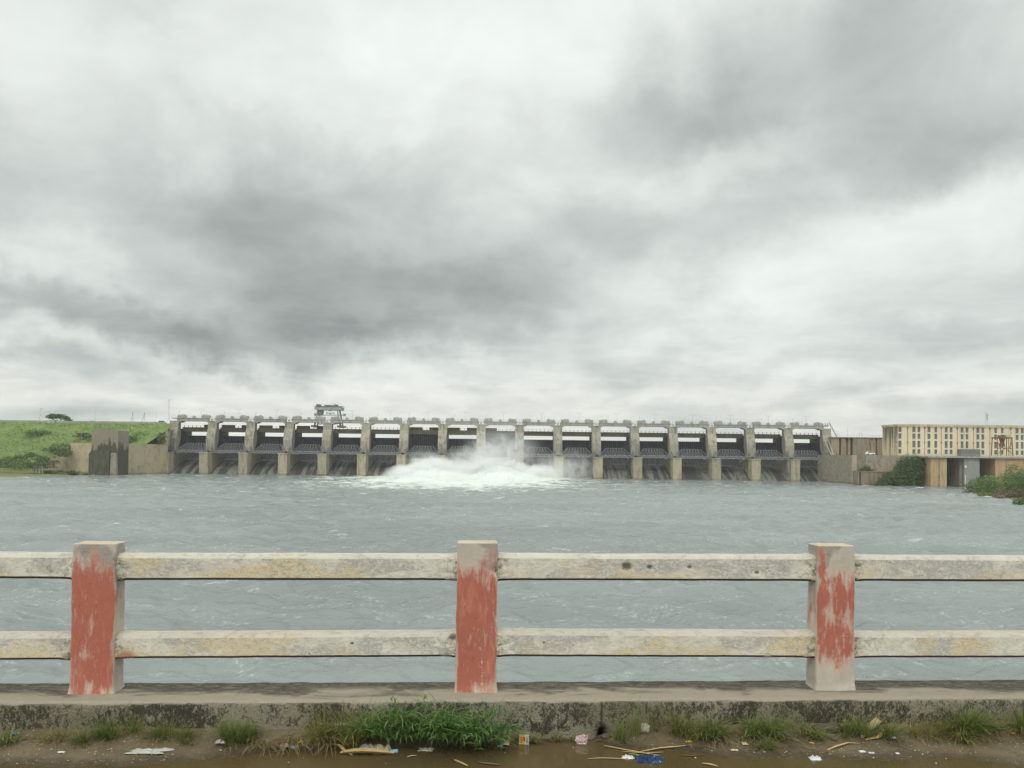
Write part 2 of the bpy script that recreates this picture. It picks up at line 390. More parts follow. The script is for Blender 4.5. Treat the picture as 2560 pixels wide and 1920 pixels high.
tag(grid_mesh('riverbed', np.array([[-900., 900.], [-900., 900.]]), np.array([[-500., -500.], [372., 372.]]), np.full((2, 2), WZ-1.2), M['water']), kind='structure')
o = grid_mesh('river', X, Y, Z, M['water']); tag(o, kind='structure')
mb = MB(); mb.face([(-1500, -600, WZ-2.5), (1500, -600, WZ-2.5), (1500, 1800, WZ-2.5), (-1500, 1800, WZ-2.5)])
t = mat('distant ground'); n = t.noise(t.pos, 0.01, 6)
tag(mb.build('terrain', fin_mat(t, t.mix(n, (0.06, 0.09, 0.03), (0.13, 0.13, 0.06)), 0.95)), kind='structure')

# ------------------------------------------------------------------ dam
YL, YU = 345.0, 353.0
SP = 98.7*YL/F                      # bay pitch in metres
X1 = (506-1280)*YL/F + 0.6          # centre of the first free pier
def pierx(i): return X1 + SP*(i-1)
dam = empty('dam', 'long concrete barrage with dark steel gates between pale piers across the river', 'dam', (0, YL, WZ))
def dpart(mb, name, m, parent=None, smooth=False):
    T = Vector((0, YL, WZ))
    mb.v = [(a-T.x, b-T.y, c-T.z) for a, b, c in mb.v]
    return mb.build(name, m, parent or dam, smooth)
DT = CZ + 16.1    # deck top
for i in range(0, 18):
    cx = pierx(i); jit = random.uniform(-.1, .1)
    mb = MB()
    # lower block with rounded back shoulders, cap slab, grooved sides
    mb.prism([(cx-1.97, YL), (cx+1.97, YL), (cx+1.97, YL+3.0), (cx+1.72, YL+3.3), (cx+1.72, YL+4.1), (cx+1.97, YL+4.4), (cx+1.97, YL+5.6), (cx+1.8, YL+5.9),
              (cx+1.8, YL+24), (cx-1.8, YL+24), (cx-1.8, YL+5.9), (cx-1.97, YL+5.6), (cx-1.97, YL+4.4), (cx-1.72, YL+4.1), (cx-1.72, YL+3.3), (cx-1.97, YL+3.0)],
             WZ-1.5, CZ-0.15, 'z')
    p0 = dpart(mb, 'pier', M['pier'])
    mb = MB(); mb.box(cx-2.17, cx+2.17, YL-0.25, YL+8, CZ-0.14, CZ+0.35)
    dpart(mb, 'cap_slab', M['pier'], p0)
    # upper pier: bulging slab with its rear edge swept down to the trunnion
    prof = [(354.6, CZ+14.7), (354.4, CZ+11.6), (352.9, CZ+8.8+jit), (352.3, CZ+6.5), (352.3, CZ+1.1), (353.4, CZ+0.9), (354.9, CZ+2.0), (356.3, CZ+3.7), (357.2, CZ+5.6), (357.5, CZ+7.5), (357.5, CZ+14.7)]
    mb = MB(); mb.prism(prof, cx-1.98, cx+1.98, 'x')
    dpart(mb, 'upper_pier', M['pier_rough'], p0)
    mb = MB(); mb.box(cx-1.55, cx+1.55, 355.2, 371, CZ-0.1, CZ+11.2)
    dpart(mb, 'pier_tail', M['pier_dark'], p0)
    # trunnion bracket frames on the cap
    mb = MB()
    for sx in (-1, 1):
        xx = cx + sx*1.75
        mb.bar((xx, 350.2, CZ+0.3), (xx, 350.6, CZ+4.2), .22)
        mb.bar((xx+sx*.5, 350.8, CZ+0.3), (xx-sx*.3, 351.2, CZ+3.2), .3)
        mb.bar((xx-sx*.9, 350.2, CZ+0.3), (xx-sx*.5, 351.6, CZ+3.0), .3)
        mb.bar((xx-sx*1.0, 350.4, CZ+2.6), (xx+sx*.3, 350.4, CZ+2.6), .28)
        mb.box(xx-.5, xx+.5, 350.3, 351.8, CZ+0.36, CZ+1.3)
    dpart(mb, 'trunnion_bracket', M['truss'], p0)
    if 1 <= i <= 16:
        pw = 0.95
        mb = MB(); mb.box(cx-pw, cx+pw, 354.15, 354.5, CZ+14.75, CZ+16.0, M['white'])
        for k in (-.32, .22): mb.box(cx+k-.1, cx+k+.12, 354.10, 354.148, CZ+14.95, CZ+15.8, M['black'])
        dpart(mb, 'number_plate', None)
raised = {6: 2.3, 8: 3.4}
for i in range(0, 17):
    xa, xb = pierx(i)+1.8, pierx(i+1)-1.8; xm = (xa+xb)/2
    # road girder with haunched ends, slab above
    mb = MB()
    ga, gb = pierx(i)+1.25, pierx(i+1)-1.25
    z1 = DT-0.3; z0 = CZ+14.65; zh = CZ+13.7
    zh = CZ+13.95
    mb.prism([(ga, zh), (ga+1.0, zh), (ga+2.4, z0), (gb-2.4, z0), (gb-1.0, zh), (gb, zh), (gb, z1), (ga, z1)], 354.7, 355.3, 'y')
    mb.prism([(ga, zh), (ga+1.0, zh), (ga+2.4, z0), (gb-2.4, z0), (gb-1.0, zh), (gb, zh), (gb, z1), (ga, z1)], 358.5, 359.1, 'y')
    for k in range(12):
        xk = ga + 1.2 + (gb-ga-2.4)*k/11; mb.box(xk-.08, xk+.08, 354.62, 354.697, z0+.02, z1-.02)
    dpart(mb, 'road_girder', M['deck'])
    # crane beam behind, with ledge and posts
    mb = MB(); ca, cb = pierx(i)+1.3, pierx(i+1)-1.3
    mb.box(ca, cb, 361, 362.4, CZ+10.0, CZ+11.5); mb.box(ca, cb, 360.6, 366.5, CZ+11.503, CZ+12.0)
    mb.box(ca, cb, 365, 366.4, CZ+10.0, CZ+11.5)
    for k in range(8):
        xk = ca+.9+(cb-ca-1.8)*k/7; mb.box(xk-.09, xk+.09, 360.75, 360.95, CZ+12.003, CZ+12.85)
    mb.bar((ca, 360.85, CZ+12.8), (cb, 360.85, CZ+12.8), .05)
    cbm = dpart(mb, 'crane_beam', M['beam'])
    if i <= 8 and i not in (4, 5):
        mb = MB()
        for (f0, f1) in ([(.62, 1.0)] if i == 0 else [(0, .40), (.62, 1.0)] if i < 8 else [(0, .38)]):
            mb.box(ca+(cb-ca)*f0, ca+(cb-ca)*f1, 362.5, 363.6, CZ+12.05, CZ+13.35)
        dpart(mb, 'stop_log_stack', M['rust'], cbm)
    # radial gate: curved skin with vertical ribs
    dz = raised.get(i, 0.0); mb = MB(); rad = 13.2; cy, cz = 352.0, CZ+2.0
    a0, a1 = math.asin(-5.6/rad), math.asin(6.15/rad)
    if dz:
        a0 += dz/rad; a1 += dz/rad
    N = 12
    for k in range(N):
        q0, q1 = a0+(a1-a0)*k/N, a0+(a1-a0)*(k+1)/N
        y0, zz0, y1, zz1 = cy+rad*math.cos(q0), cz+rad*math.sin(q0), cy+rad*math.cos(q1), cz+rad*math.sin(q1)
        mb.face([(xa+.05, y0, zz0), (xb-.05, y0, zz0), (xb-.05, y1, zz1), (xa+.05, y1, zz1)])
        mb.face([(xa+.05, y0+.12, zz0), (xb-.05, y0+.12, zz0), (xb-.05, y1+.12, zz1), (xa+.05, y1+.12, zz1)])
    mb.face([(xa+.05, y1, zz1), (xb-.05, y1, zz1), (xb-.05, y1+.12, zz1), (xa+.05, y1+.12, zz1)])
    g = dpart(mb, 'gate', M['gate'])
    mb = MB()
    for j in range(15):
        xj = xa+.5+(xb-xa-1)*j/14
        for k in range(6):
            q0, q1 = a0+(a1-a0)*k/6, a0+(a1-a0)*(k+1)/6
            mb.bar((xj, cy+(rad-.25)*math.cos(q0), cz+rad*math.sin(q0)), (xj, cy+(rad-.25)*math.cos(q1), cz+rad*math.sin(q1)), .10)
    dpart(mb, 'gate_rib', M['truss'], g)
    # gate arm trusses: an upper trapezoid and a lower one
    mb = MB()
    w = xb-xa; yt = 356.5
    def truss(zb, zt, ins, y0, y1, n):
        A, B = (xa, y0, zb), (xb, y0, zb); Cc, D = (xb-ins, y1, zt), (xa+ins, y1, zt)
        mb.bar(D, Cc, .30); mb.bar(A, D, .30); mb.bar(B, Cc, .30); mb.bar(A, B, .2)
        for k in range(n):
            fa = k/n; fb = (k+.5)/n; fc = (k+1)/n
            def T(f): return (xa+ins+(w-2*ins)*f, y1, zt)
            def Bq(f): return (xa+ins*.55+(w-1.1*ins)*f, y0, zb)
            mb.bar(T(fa), Bq(fb), .14); mb.bar(Bq(fb), T(fc), .14); mb.bar(T(fa), Bq(fa), .14)
        for s_, xx in ((1, xa), (-1, xb)):
            m1 = Vector((xx+s_*ins*.5, (y0+y1)/2, (zb+zt)/2)); mb.bar(m1, (xx+s_*ins*.8, y0, zb), .10)
            mb.bar(m1, (xx+s_*ins*.35, y0, zb), .10)
    truss(CZ+1.2, CZ+4.4, 2.9, 353.2, yt+1, 7)
    truss(CZ+0.2, CZ-2.9, 3.3, 352.2, yt, 6)
    dpart(mb, 'arm_truss', M['truss'], g)
    # lattice walkway between the piers
    mb = MB(); ya = 350.6; z0, z1 = CZ+.25, CZ+1.25; wa, wb = pierx(i)+1.9, pierx(i+1)-1.9
    for yy in (ya, ya+1.3):
        mb.bar((wa, yy, z0), (wb, yy, z0), .13); mb.bar((wa, yy, z1), (wb, yy, z1), .13)
        n = 13
        for k in range(n):
            f0, f1 = wa+(wb-wa)*k/n, wa+(wb-wa)*(k+1)/n
            mb.bar((f0, yy, z0 if k % 2 else z1), (f1, yy, z1 if k % 2 else z0), .09); mb.bar((f0, yy, z0), (f0, yy, z1), .07)
    mb.box(wa, wb, ya+.05, ya+1.25, z0-.04, z0+.04)
    dpart(mb, 'walkway', M['truss_l'])
    # spillway glacis
    mb = MB(); pr = []
    for k in range(15):
        f = k/14; yy = 365 - 19.5*f; zz = CZ-3.55 - 7.4*(f**1.75); pr.append((yy, zz))
    pr += [(345.6, WZ-2), (365, WZ-2)]
    mb.prism(pr, pierx(i)+1.75, pierx(i+1)-1.75, 'x')
    dpart(mb, 'spillway', M['spill'], None, True if False else False)
    # hoists on the deck
    for kx, fl in ((ga+.15, False), (gb-4.0, True)):
        mb = MB(); w_ = 3.75; hh = random.uniform(1.25, 1.4)
        mb.prism([(kx, DT+.003), (kx+w_, DT+.003), (kx+w_, DT+hh-.12), (kx+w_-.12, DT+hh), (kx+.12, DT+hh), (kx, DT+hh-.12)], 355.0, 356.7, 'y')
        mb.box(kx-.05, kx+w_+.05, 354.93, 354.998, DT+.55, DT+.66)
        r0 = (kx+w_*.12) if fl else (kx+w_*.58)
        mb.prism([(r0, DT+hh+.003), (r0+1.1, DT+hh+.003), (r0+1.05, DT+hh+.28), (r0+.8, DT+hh+.34), (r0+.25, DT+hh+.34), (r0+.03, DT+hh+.25)], 355.2, 356.2, 'y')
        if random.random() < .6: mb.box(r0+(1.25 if fl else -.9), r0+(1.9 if fl else -.3), 355.3, 356, DT+hh+.003, DT+hh+.28)
        dpart(mb, 'hoist_housing', M['hoist'])
    mb = MB(); dc = (ga+gb)/2-.1
    mb.prism([(dc+.75*math.cos(a), DT+.003+1.15*math.sin(a)) for a in [PI*k/10 for k in range(11)]], 355.1, 356.3, 'y')
    dpart(mb, 'hoist_motor', M['hoist'])
mb = MB(); x0, x1 = pierx(0)-1.2, pierx(17)+1.0
mb.box(x0, x1, 354.5, 361, DT-.297, DT); dpart(mb, 'road_deck', M['deck'])
mb = MB()
for yy in (354.75, 360.6):
    for zz in (.35, .7, 1.0): mb.bar((x0, yy, DT+zz), (x1, yy, DT+zz), .03)
    n = int((x1-x0)/1.5)
    for k in range(n+1): mb.bar((x0+(x1-x0)*k/n, yy, DT), (x0+(x1-x0)*k/n, yy, DT+1.05), .05)
dpart(mb, 'deck_railing', M['lamp'])
mb = MB()
for i in range(17):            # thin hanging ladders and ropes beside the piers
    for sgn, f in ((1, 2.6), (1, 3.1), (-1, 2.6), (-1, 3.2)):
        xx = pierx(i)+f if sgn > 0 else pierx(i+1)-f
        mb.bar((xx, 359.5, CZ+12.2), (xx, 359.5, CZ+14.9), .03)
dpart(mb, 'hoist_rope', M['lamp'])
# stair, pipes and small tower at the right end
XE = pierx(17)
mb = MB(); mb.bar(P(2073, 1058, 354), P(2092, 1092, 354), .35); mb.bar(P(2073, 1052, 354), P(2094, 1088, 354), .06)
for k in range(6):
    a = P(2073+k*4, 1058+k*7, 354); mb.bar(a, a+Vector((0, 0, 1.1)), .05)
dpart(mb, 'stair', M['truss_l'])
mb = MB(); mb.bar(P(2062, 1101, 352), P(2078, 1137, 347), .28); mb.bar(P(2071, 1101, 352), P(2083, 1137, 347), .28); mb.bar(P(2056, 1100.5, 352), P(2072, 1100.5, 352), .2)
mb.bar(P(2071, 1101, 352), P(2068, 1080, 352), .15)
dpart(mb, 'pipe', M['hoist'])
mb = MB()
for a, b_ in ((2063, 2069),):
    for xx in (a, b_):
        mb.bar(P(xx, 1066, 354.2), P(xx, 1059, 354.2), .2)
        for yy in (354.2, 355.5): mb.bar(P(xx, 1068, yy), P(xx+ (1 if xx == a else -1), 1057, yy), .14)
mb.bar(P(2062, 1062, 354.2), P(2070, 1062, 354.2), .16); mb.bar(P(2062, 1064, 355.5), P(2070, 1064, 355.5), .16); mb.bar(P(2066, 1063, 354.0), P(2066, 1063, 355.7), .2)
dpart(mb, 'hoist_frame', M['cranesteel'])

ORD = ['first', 'second', 'third', 'fourth', 'fifth', 'sixth', 'seventh', 'eighth', 'ninth', 'tenth', 'eleventh', 'twelfth', 'thirteenth', 'fourteenth', 'fifteenth', 'sixteenth', 'seventeenth']
for i in range(17):
    bx = (pierx(i)+pierx(i+1))/2 + 1.4
    e = empty('street_lamp', 'double armed lamp on the dam road above the %s gate from the left' % ORD[i], 'street lamp', (bx, 360, DT+.003), 'lamps along the dam road')
    mb = MB(); mb.bar((0, 0, 0), (0, 0, 4.3), .07, n=6); mb.build('pole', M['lamp'], e)
    for s_ in (-1, 1):
        mb = MB(); mb.bar((0, 0, 4.25), (s_*1.1, 0, 4.5), .05); mb.box(min(s_*.8, s_*1.35), max(s_*.8, s_*1.35), -.12, .12, 4.47, 4.57); mb.build('lamp_arm', M['lamp'], e)
    mb = MB(); mb.bar((0, 0, 0), (0, 0, 2.9), .05, n=6); mb.box(-.14, .14, -.1, .1, 2.7, 3.0)
    o = mb.build('camera_pole', M['lamp']); o.location = (pierx(i)+2.2+(3.2 if i % 2 else 0), 354.7, DT+.003)
    tag(o, 'short thin pole on the dam road railing beside the %s bay from the left' % ORD[i], 'pole', 'short poles along the dam road')

# gantry crane
ce = empty('gantry_crane', 'grey gantry crane standing above the dam road near the left', 'crane', tuple(P(826, 1069, 363.5)))
O = Vector(ce.location)
def L(px, py, Y=363.5): return P(px or 826, py or 1040, Y) - O
mb = MB()
a, b_ = L(790, 1022), L(857, 1020.5)
for yy in (-2.6, 2.6):
    mb.box(a.x, b_.x, yy-.4, yy+.4, a.z-.6, a.z+.7)
for xx in (a.x+.3, b_.x-.6): mb.box(xx, xx+.5, -2.1, 2.1, a.z-.5, a.z+.6)
mb.build('girder', M['cranesteel'], ce)
mb = MB()
mb.box(L(788, 0).x, L(858, 0).x, -3.2, 3.2, L(0, 1017).z, L(0, 1017).z+.15)
for k in range(15):
    xx = L(788, 0).x + (L(858, 0).x-L(788, 0).x)*k/14; mb.bar((xx, -3.1, L(0, 1016).z), (xx, -3.1, L(0, 1016).z+1.0), .05)
mb.bar((L(788, 0).x, -3.1, L(0, 1016).z+1.0), (L(858, 0).x, -3.1, L(0, 1016).z+1.0), .05)
mb.build('platform', M['cranesteel'], ce)
mb = MB()
for (p0, p1) in ((794, 803), (838, 846)): mb.box(L(p0-8+6, 0).x, L(p1-6+4, 0).x, -1.5, 1.5, L(0, 1016).z, L(0, 1011.5).z)
mb.box(L(812, 0).x, L(832, 0).x, -1.5, 1.5, L(0, 1016.5).z, L(0, 1013).z)
mb.build('winch_trolley', M['rust'], ce)
for (xt, xb_) in ((798, 790), (846, 855)):
    for yy in (-2.6, 2.6):
        mb = MB(); mb.bar((L(xt, 0).x, yy, L(0, 1024).z), (L(xb_, 0).x, yy, L(0, 1067).z), .62); mb.build('leg', M['cranesteel'], ce)
for xb_ in (790, 855):
    mb = MB(); mb.box(L(xb_-8, 0).x, L(xb_+8, 0).x, -3.1, -2.2, .0, .95); mb.box(L(xb_-8, 0).x, L(xb_+8, 0).x, 2.2, 3.1, 0, .95); mb.build('bogie', M['cranesteel'], ce)
mb = MB(); mb.bar(L(787, 1038), L(862, 1037.5), .35); mb.box(L(786, 0).x, L(791, 0).x, -.6, .6, L(0, 1040).z, L(0, 1034).z); mb.box(L(859, 0).x, L(864, 0).x, -.6, .6, L(0, 1040).z, L(0, 1034).z)
mb.bar(L(792, 1060), L(855, 1059), .5); mb.build('cross_beam', M['cranesteel'], ce)
mb = MB(); mb.prism([(L(795, 0).x, L(0, 1037).z), (L(806, 0).x, L(0, 1037).z), (L(808, 0).x, L(0, 1030).z), (L(805, 0).x, L(0, 1023).z), (L(797, 0).x, L(0, 1023).z)], -1.6, 1.6, 'y'); mb.build('cab', M['cranesteel'], ce)
mb = MB(); c0 = L(825, 1027)
mb.bar(L(825, 1022), c0, .7); mb.bar(c0, L(818, 1031), .12); mb.bar(c0, L(832, 1031), .12); mb.bar(L(816, 1033), L(835, 1033), .3); mb.bar(L(816, 1030), L(816, 1035), .25); mb.bar(L(835, 1030), L(835, 1035), .25); mb.bar(L(825, 1031), L(825, 1037), .3)
mb.build('lifting_hook', M['cranesteel'], ce)

# ------------------------------------------------------------------ left works: training wall, tower, wing wall
def thing_mesh(mb, name, m, label, cat, group=None, smooth=False):
    o = mb.build(name, m, None, smooth); return tag(o, label, cat, group)
def wpoly(pts, Y): return [(P(a, b, Y).x, P(a, b, Y).z) for a, b in pts]
mb = MB()
A, B = P(322, 1109, 322), P(420, 1110, 345.5)
zt = A.z
def slab(mb, a, b, thick, z0, z1, m=None, z1b=None):      # vertical wall between plan points a, b
    d = Vector((b[0]-a[0], b[1]-a[1])).normalized(); n = Vector((-d.y, d.x))*thick
    z1b = z1 if z1b is None else z1b
    v = [(a[0], a[1], z0), (b[0], b[1], z0), (b[0]+n.x, b[1]+n.y, z0), (a[0]+n.x, a[1]+n.y, z0),
         (a[0], a[1], z1), (b[0], b[1], z1b), (b[0]+n.x, b[1]+n.y, z1b), (a[0]+n.x, a[1]+n.y, z1)]
    k = len(mb.v); mb.v += v
    for f in ((0,3,2,1),(4,5,6,7),(0,1,5,4),(1,2,6,5),(2,3,7,6),(3,0,4,7)): mb.f.append(tuple(k+i for i in f)); mb.mi.append(mb.mid(m))
slab(mb, (A.x, A.y), (B.x, B.y), 3, WZ-2, zt)
Bt = P(421, 1078, 346)
mb.prism([(B.x-4.5, zt-.5), (B.x-.03, zt-.5), (B.x-.03, Bt.z), (B.x-1.2, Bt.z)], 345.0, 347.0, 'y')
thing_mesh(mb, 'training_wall', M['wall'], 'tan stained concrete wall joining the left end of the dam, right of the black streaked tower', 'wall')
te = empty('intake_tower', 'tall square concrete tower with black wet streaks in the left wall', 'tower', (P(258, 1192, 309).x, 309, WZ))
T0 = Vector(te.location)
def tpart(mb, name, m, sub=None):
    mb.v = [(a-T0.x, b-T0.y, c-T0.z) for a, b, c in mb.v]; return mb.build(name, m, sub or te)
t = mat('tower concrete with black run off'); p = t.pos
st = t.noise(t.vm('MULTIPLY', p, (1, 1, 0.03)), 0.55, 5, 0.6)
zz = t.xyz(p)[2]
f = t.m('ADD', t.ss(st, .36, .64), t.ss(zz, CZ-2.5, CZ+8.0, 0.75, -0.65))
c = t.mix(t.ss(f, 0.42, 0.56), mixc := t.mix(t.noise(p, .5, 5), (0.20, 0.18, 0.135), (0.30, 0.26, 0.19)), t.mix(t.noise(p, .8, 5), (0.045, 0.045, 0.03), (0.10, 0.095, 0.055)))
M['tower'] = fin_mat(t, c, 0.9)
mb = MB(); a = P(228, 1073, 309); b_ = P(294, 1073, 309)
mb.box(a.x, b_.x, 309.5, 318, WZ-2, a.z-.4)
mb.prism([(a.x+.2, a.z-.4), (b_.x-.2, a.z-.4), (b_.x-.6, a.z+.1), (a.x+2.2, a.z+.35), (a.x+.5, a.z)], 309.7, 317.8, 'y')
tpart(mb, 'shaft', M['tower'])
mb = MB(); a = P(222, 1128, 307.5); b_ = P(273, 1128, 307.5)
mb.prism([(a.x, WZ-2), (b_.x, WZ-2), (b_.x, a.z+.2), (a.x+.9, a.z+.2), (a.x, a.z-1.2)], 307.5, 309.497, 'y')
tpart(mb, 'buttress', M['wall_black'])
mb = MB(); a = P(275, 1133, 308); b_ = P(292, 1133, 308)
mb.prism([(a.x, WZ-2), (b_.x, WZ-2), (b_.x-.5, a.z), (a.x+.3, a.z+.2)], 308, 309.49, 'y')
tpart(mb, 'side_column', M['wall_grey'])
mb = MB(); a = P(294, 1109, 322); b_ = P(323, 1109, 322)
mb.box(a.x-2, b_.x-.2, 318.3, 321.8, WZ-2, a.z)  # recess wall, coloured nearly black
thing_mesh(mb, 'recess_wall', M['wall_black'], 'black wall in the gap right of the tower', 'wall')
mb = MB()
mb.prism(wpoly([(104, 1163), (178, 1107.5), (236, 1108), (236, 1215), (104, 1215)], 310.5), 310.5, 313, 'y')
thing_mesh(mb, 'wing_wall', M['wall'], 'concrete wing wall sloping down to the left bank, left of the tower', 'wall')
mb = MB()
mb.prism(wpoly([(118, 1189), (205, 1184), (205, 1200), (118, 1200)], 305), 305, 309.4, 'y')
thing_mesh(mb, 'ledge', M['wall_grey'], 'low concrete ledge at the waterline below the sloping wing wall', 'ledge')

# ------------------------------------------------------------------ left embankment
def smooth01(a): a = np.clip(a, 0, 1); return a*a*(3-2*a)
def left_ground(X, Y):
    # shoreline as X of the water's edge for each Y
    sh = np.interp(Y, [100, 180, 240, 271, 283, 305, 320, 400], [-300, -215, -190, -181, -174.5, -172, -168, -168])
    inland = sh - X
    z = WZ - 0.6 + smooth01((inland+2)/6)*1.3 + np.clip(inland, 0, 60)*0.035
    up = np.clip((Y - 309)/43.0, 0, 1)
    z = np.where(inland > -40, np.maximum(z, WZ + 1.0 + up*(CZ+13.2-WZ-1.0)) * (Y > 309) + z*(Y <= 309), z)
    z += (0.35*fbm2(X, Y, .25, 21) + .18*fbm2(X, Y, 1.1, 22)) * np.clip(inland/6+.2, 0, 1) * (Y < 350)
    return z
def veg_mat(name, cols, sc1):
    t = mat(name); p = t.pos
    a = t.noise(p, sc1, 6, 0.62); b_ = t.noise(p, sc1*7, 5, 0.65)
    c = t.mix(t.ss(a, 0.35, 0.65), cols[0], cols[1]); c = t.mix(t.ss(b_, 0.42, 0.66), c, cols[2])
    return fin_mat(t, c, 0.95, t.bump(t.m('ADD', a, b_), 1.0, 0.6))
M['emb'] = veg_mat('embankment grass', [(0.12, 0.19, 0.04), (0.19, 0.25, 0.065), (0.085, 0.14, 0.035)], 0.12)
M['bank'] = veg_mat('olive bank grass', [(0.17, 0.19, 0.045), (0.22, 0.20, 0.075), (0.12, 0.15, 0.04)], 0.25)
yy = np.linspace(309.2, 352, 110)[:, None]; xx = np.linspace(0, 1, 150)[None, :]
Yg = np.repeat(yy, 150, 1); Xg = -161.4 + np.clip(Yg-322, -4, 24)*.25 - 195*xx**1.3
Zg = left_ground(Xg, Yg)
o = grid_mesh('embankment', Xg, Yg, Zg, M['emb']); tag(o, kind='structure')
zc = float(CZ+13.2)
mb = MB(); mb.box(-420, pierx(0)-2.2, 352.0, 362, WZ, zc+.15); mb.box(-420, pierx(0)-3, 352.2, 352.6, zc+.153, zc+.75)
tag(mb.build('embankment_road', M['deck']), kind='structure')
yy = np.linspace(150, 309.2, 150)[:, None]; Yg = np.repeat(yy, 110, 1)
Xg = -160 - 170*np.linspace(0, 1, 110)[None, :]**1.2 + 0*Yg
o = grid_mesh('left_bank', Xg, Yg, left_ground(Xg, Yg), M['bank']); tag(o, kind='structure')

# leaf cluster helper
def leaf_quads(mb, pts, size, rnd, m=None, flat=0.0):
    for c in pts:
        s = size*rnd.uniform(.6, 1.35)
        u_ = Vector((rnd.gauss(0, 1), rnd.gauss(0, 1), rnd.gauss(0, 1)*(1-flat))).normalized()
        w_ = u_.cross(Vector((rnd.gauss(0, 1), rnd.gauss(0, 1), rnd.gauss(0, 1)))).normalized()
        c = Vector(c); a, b_ = u_*s, w_*s*.6
        mb.face([c-a, c-b_*.9+a*.1, c+a, c+b_], m)
def crown_pts(lobes, n, rnd, shell=.55):
    pts = []; wsum = [l[3]*l[4]*l[5] for l in lobes]; tot = sum(wsum)
    for l, w_ in zip(lobes, wsum):
        for k in range(int(n*w_/tot)):
            d = Vector((rnd.gauss(0, 1), rnd.gauss(0, 1), rnd.gauss(0, 1))).normalized()
            r = (shell + (1-shell)*rnd.random()) * (1 + .28*mnoise.noise(d*2.2+Vector(l[:3]))+ .15*mnoise.noise(d*6+Vector(l[:3])))
            if d.z < -.5 and rnd.random() < .5: continue
            pts.append((l[0]+d.x*l[3]*r, l[1]+d.y*l[4]*r, l[2]+d.z*l[5]*r))
    return pts
def bush(name, base, lobes, n, size, m, label, cat, seed, group=None, trunkh=None):
    rnd = random.Random(seed)
    e = empty(name, label, cat, tuple(base), group)
    mb = MB(); leaf_quads(mb, crown_pts(lobes, n, rnd), size, rnd); mb.build('crown', m, e)
    mb = MB()
    for l in lobes[:6]:
        mb.bar((l[0]*.15, l[1]*.15, -.3), (l[0]*.8, l[1]*.8, max(.3, l[2])), .12+.02*l[3], n=6)
    mb.build('trunk', M['bark'], e)
    return e
def auto_lobes(w, d, h, n, rnd):
    out = []
    for k in range(n):
        x = rnd.uniform(-.5, .5)*w; y = rnd.uniform(-.5, .5)*d; s = 1-(abs(x)/(w*.5))**2*.45
        rx = w*rnd.uniform(.18, .3); rz = h*s*rnd.uniform(.28, .42)
        out.append((x, y, max(h*s-rz, rz*.6)*rnd.uniform(.8, 1) if k % 2 else rz*.5, rx, rx*.8, rz))
    return out
rb = random.Random(5)
# flat topped tree on the crest
b = P(148, 1058, 357); e = empty('tree', 'dark flat topped tree on the grassy crest behind two pale boards', 'tree', tuple(b))
def lo(px, py, rx, rz, ry=None, B0=b): q = P(px, py, B0.y)-B0; s = B0.y/F; return (q.x, q.y, q.z, rx*s, (ry or rx)*s, rz*s)
lob = [lo(140, 1040, 22, 5), lo(128, 1044, 14, 4), lo(158, 1044, 16, 5), lo(170, 1049, 11, 5), lo(176, 1053, 6, 4), lo(148, 1038, 14, 3.5)]
rnd = random.Random(2); mb = MB(); leaf_quads(mb, crown_pts(lob, 1500, rnd, .2), .42, rnd); mb.build('crown', M['leaf_dark'], e)
mb = MB()
for q_ in ((128, 1046), (140, 1044), (158, 1047), (170, 1051)): mb.bar((P(146, 1054, 357)-b), P(*q_, 357)-b, .22, n=6)
mb.bar((0, 0, -.5), P(146, 1054, 357)-b, .4, n=6); mb.build('trunk', M['bark'], e)
for k, pxx in enumerate((130.5, 139.5)):
    mb = MB(); a = P(pxx, 1056, 353.5)
    mb.prism([(a.x-.75, a.z-1.3), (a.x+.75, a.z-1.3), (a.x+.75, a.z+.9), (a.x+.55, a.z+1.1), (a.x-.55, a.z+1.1), (a.x-.75, a.z+.9)], 351.2, 351.6, 'y')
    thing_mesh(mb, 'board', M['hoist'], 'pale grey board below the flat topped tree, the %s of the two' % ('left' if k == 0 else 'right'), 'board', 'boards below the crest tree')
# poles on the crest
def pole(px0, py0, px1, py1, Y, w, label, arm=False, group=None, second=None):
    e = empty('pole', label, 'pole', tuple(P(px0, py0, Y)), group); b0 = P(px0, py0, Y)
    mb = MB(); mb.bar((0, 0, -.6), P(px1, py1, Y)-b0, w, n=6)
    if second: mb.bar(P(*second, Y)-b0-Vector((0, 0, .6)), P(px1, py1, Y)-b0, w, n=6); mb.bar(P((second[0]+px1)/2, (second[1]+py1)/2, Y)-b0, P((px0+px1)/2, (py0+py1)/2, Y)-b0, w*.6)
    mb.build('mast', M['lamp'], e)
    if arm: mb = MB(); q_ = P(px1, py1, Y)-b0; mb.bar(q_+Vector((-.4, 0, 0)), q_+Vector((.9, 0, .1)), .16); mb.build('lamp_head', M['lamp'], e)
pole(97, 1057, 102, 1022, 356, .09, 'thin leaning pole with lamp on the crest left of the tree', True)
pole(238, 1059, 238, 1022, 356, .08, 'thin upright pole on the crest above the tower')
pole(333, 1062, 332, 1029, 353, .12, 'two legged pole frame on the crest, the left one of two', second=(325, 1064))
pole(359, 1062, 362, 1031, 353, .12, 'two legged pole frame on the crest, the right one of two', second=(348, 1067))
pole(384, 1062, 392, 1030, 353, .07, 'thin pole leaning right on the crest nearest the dam')
pole(422.5, 1047, 422.5, 1000, 353, .14, 'tall lamp post standing at the left end of the dam', True)
